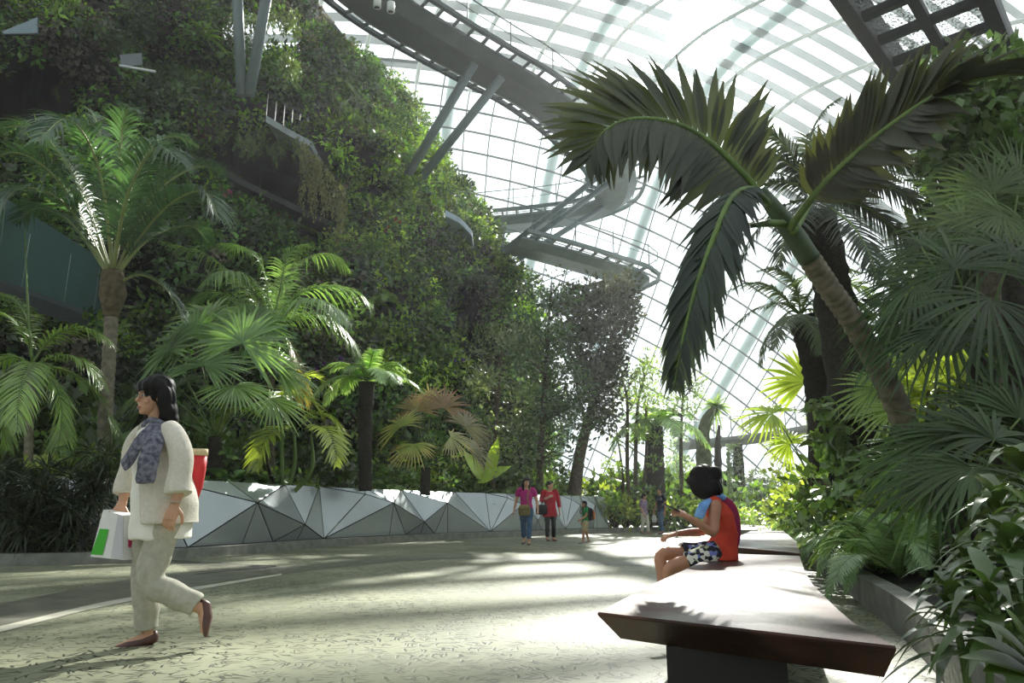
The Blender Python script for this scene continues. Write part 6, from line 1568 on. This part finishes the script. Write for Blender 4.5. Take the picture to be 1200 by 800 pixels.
ph = P(787, 594, YS - .25); d_ = nrm((-.9, 0, .42))
t = thing('phone', 'thin dark phone held up by the seated woman', 'phone', tuple(ph)); n_ = nrm(np.cross(d_, (0, 1, 0)))
w4 = np.array([0, .035, 0]); c4 = [ph - d_ * .06 - w4, ph + d_ * .065 - w4, ph + d_ * .065 + w4, ph - d_ * .06 + w4]
part('phone_case', MB().loft([c4, [q + n_ * .009 for q in c4]]), mat('dark_phone', (30, 28, 30), .3), t, smooth=False)
part('phone_screen', MB().poly([q * .94 + ph * .06 + n_ * .0098 for q in c4]), mat('phone_glass', (60, 66, 74), .1), t, smooth=False)

# ------------------------------------------------------------------ strolling women, boy, couple
def stroll(label, px, py, H, az, step, arms, topc, tkw, legc, lkw, shoe, style, skin=SKIN, hf=None, vox=.009):
    b = G(px, py); J, f, l = joints(b, H, az, step, arms); S = H / 1.6
    if hf is not None: J['hf'] = nrm(hf)
    t, body, fr_ = person(label, J, S, skin, vox, curl=.5)
    trousers(t, J, S, legc, f=f, l=l, **lkw); top_(t, J, S, topc, f=f, l=l, **tkw); shoes(t, J, S, shoe); hair_(t, J, S, fr_, HAIR, style)
    return t, J, S, f, l
DENIM = cloth('blue_denim', (70, 104, 140), (54, 82, 116), 14)
t, J, S, f, l = stroll('woman in a magenta short-sleeved top and blue jeans walking towards the camera', 617, 638, 1.60, PI + .12, .10, {'elL': (-.02, .16, .64), 'wrL': (.02, .175, .50), 'elR': (-.03, -.16, .64), 'wrR': (-.01, -.19, .50)},
    cloth('magenta_jersey', (190, 40, 128), (168, 32, 112), 9), dict(hem=.03, sleeve=.55, loose=1.05), DENIM, dict(to=1.82, loose=1.02), mat('dark_sandal_strap', (38, 34, 34), .6), 'long', hf=(.35, -.93, 0))
OLV = cloth('olive_canvas', (134, 122, 74), (116, 104, 62), 18)
bq = J['pelvis'] + f * .17 - l * .03 + UPV * (-.03); t = thing('crossbody_bag', 'olive crossbody bag in front of the woman in the magenta top', 'bag', tuple(bq))
part('bag_body', MB().loft([ring(bq + UPV * z, l, f, a_, b_, 14) for z, a_, b_ in ((-.15, .08, .02), (-.13, .14, .05), (.02, .15, .05), (.09, .12, .035), (.11, .10, .015))]), OLV, t)
part('flap', MB().loft([ring(bq + f * .02 + UPV * z, l, f, a_, .04, 14) for z, a_ in ((-.03, .13), (.03, .145), (.10, .115))]), OLV, t)
part('strap', MB().tube(spline([bq + l * .11 + UPV * .08, J['chest'] + f * .135 + l * .04, J['shL'] * .6 + J['neck'] * .4 + UPV * .06 + f * .0, J['chest'] - f * .14, J['waist'] - f * .12 - l * .1], 22), .014, 6), OLV, t)
t, J, S, f, l = stroll('woman in a long red top and black leggings standing right of the magenta one', 645, 633.5, 1.61, PI - .25, .03, {'elL': (.02, .15, .63), 'wrL': (.06, .15, .485), 'elR': (.0, -.15, .66), 'wrR': (.115, -.06, .715)},
    cloth('red_jersey', (188, 32, 52), (160, 24, 42), 8), dict(hem=.22, sleeve=1.55, loose=1.15, flare=1.18), cloth('black_leggings', (28, 28, 32), None, 12), dict(to=1.93, loose=1.0), mat('dark_red_flats', (96, 30, 38), .5), 'tied', hf=(.7, -.7, 0))
BLK = cloth('black_bag_leather', (26, 28, 36), None, 12, .5)
bq = J['pelvis'] - l * .24 + UPV * .0 + f * .03; t = thing('handbag', 'black handbag hanging at the side of the woman in the red top', 'bag', tuple(bq))
part('bag_body', MB().loft([ring(bq + UPV * z, f * .3 + l * .95, f, a_, b_, 14) for z, a_, b_ in ((-.17, .12, .05), (-.15, .17, .08), (.0, .17, .07), (.09, .14, .045), (.10, .13, .02))]), BLK, t)
part('strap', MB().tube(spline([bq + UPV * .09 + f * .06, J['shR'] + UPV * .07 - l * .02, bq + UPV * .09 - f * .07], 14), .012, 6), BLK, t)
t, J, S, f, l = stroll('small boy in a green shirt and beige shorts walking left with an orange backpack', 686.5, 636.5, 1.05, -PI / 2 - .25, .09, {'elL': (.03, .14, .64), 'wrL': (.16, .15, .56), 'elR': (-.03, -.14, .64), 'wrR': (.02, -.15, .50)},
    cloth('green_jersey', (40, 142, 74), (30, 120, 62), 10), dict(hem=.06, sleeve=.6, loose=1.12, flare=1.08), cloth('beige_shorts_cotton', (178, 164, 130), None, 14), dict(to=.95, loose=1.12, name='shorts'), mat('grey_child_shoe', (150, 154, 160), .6), 'short', SKIN_TAN)
bq = J['chest'] - f * .15 + UPV * -.04; t = thing('backpack', 'orange and black backpack on the back of the small boy', 'bag', tuple(bq))
part('pack_body', MB().loft([ring(bq + UPV * z, l, f, a_, b_, 14) for z, a_, b_ in ((-.16, .08, .03), (-.14, .115, .065), (.0, .12, .075), (.11, .10, .055), (.15, .05, .02))]), cloth('black_nylon', (30, 30, 32), None, 12), t)
part('front_pocket', MB().loft([ring(bq - f * .06 + UPV * z, l, f, a_, b_, 14) for z, a_, b_ in ((-.14, .07, .02), (-.12, .095, .045), (.04, .095, .04), (.08, .06, .015))]), cloth('orange_nylon', (224, 122, 40), (196, 98, 30), 12), t)
for k in (-1, 1): part('strap', MB().tube(spline([bq + l * k * .07 + UPV * .12, J['neck'] * .5 + (J['shL'] if k > 0 else J['shR']) * .5 + UPV * .05, J['chest'] + l * k * .085 + f * .10, bq + l * k * .1 - UPV * .1], 14), .011, 6), cloth('black_strap', (26, 26, 28), None, 10), t)
FLO = mat('lilac_floral_cotton', (176, 156, 178), .9, scale=26, rgb2=(92, 74, 104), spec=.2)
stroll('distant woman in a lilac patterned blouse and white trousers beside the far kerb', 756, 626, 1.40, PI / 2 + .7, .07, {}, FLO, dict(hem=.12, sleeve=.9, loose=1.15), cloth('white_trousers_cotton', (206, 202, 192), None, 14), dict(to=1.9, loose=1.1), mat('beige_shoe', (120, 104, 92), .6), 'short', hf=(.8, -.4, -.1))
t, J, S, f, l = stroll('distant man in a navy polo shirt and blue jeans facing the woman in lilac', 776, 625.8, 1.62, -PI / 2 - .5, .06, {'elL': (-.02, .14, .63), 'wrL': (.02, .15, .48)}, cloth('navy_jersey', (44, 52, 68), (36, 42, 56), 10), dict(hem=.09, sleeve=.6, loose=1.15), cloth('blue_denim_far', (86, 112, 142), (70, 94, 122), 14), dict(to=1.92, loose=1.05), mat('black_shoe', (34, 34, 36), .6), 'short', SKIN_TAN)
bq = J['wrR'] + UPV * -.28 - l * .02; t = thing('carrier_bag', 'small white carrier bag hanging between the distant man and woman', 'bag', tuple(bq))
part('bag_body', MB().loft([ring(bq + UPV * z, f, l, a_, .04, 12) for z, a_ in ((-.12, .09), (.0, .11), (.1, .08), (.15, .02))]), PAPER, t)
part('handle', MB().tube([bq + UPV * .14, J['wrR'] + UPV * -.08], .008, 6), PAPER, t)
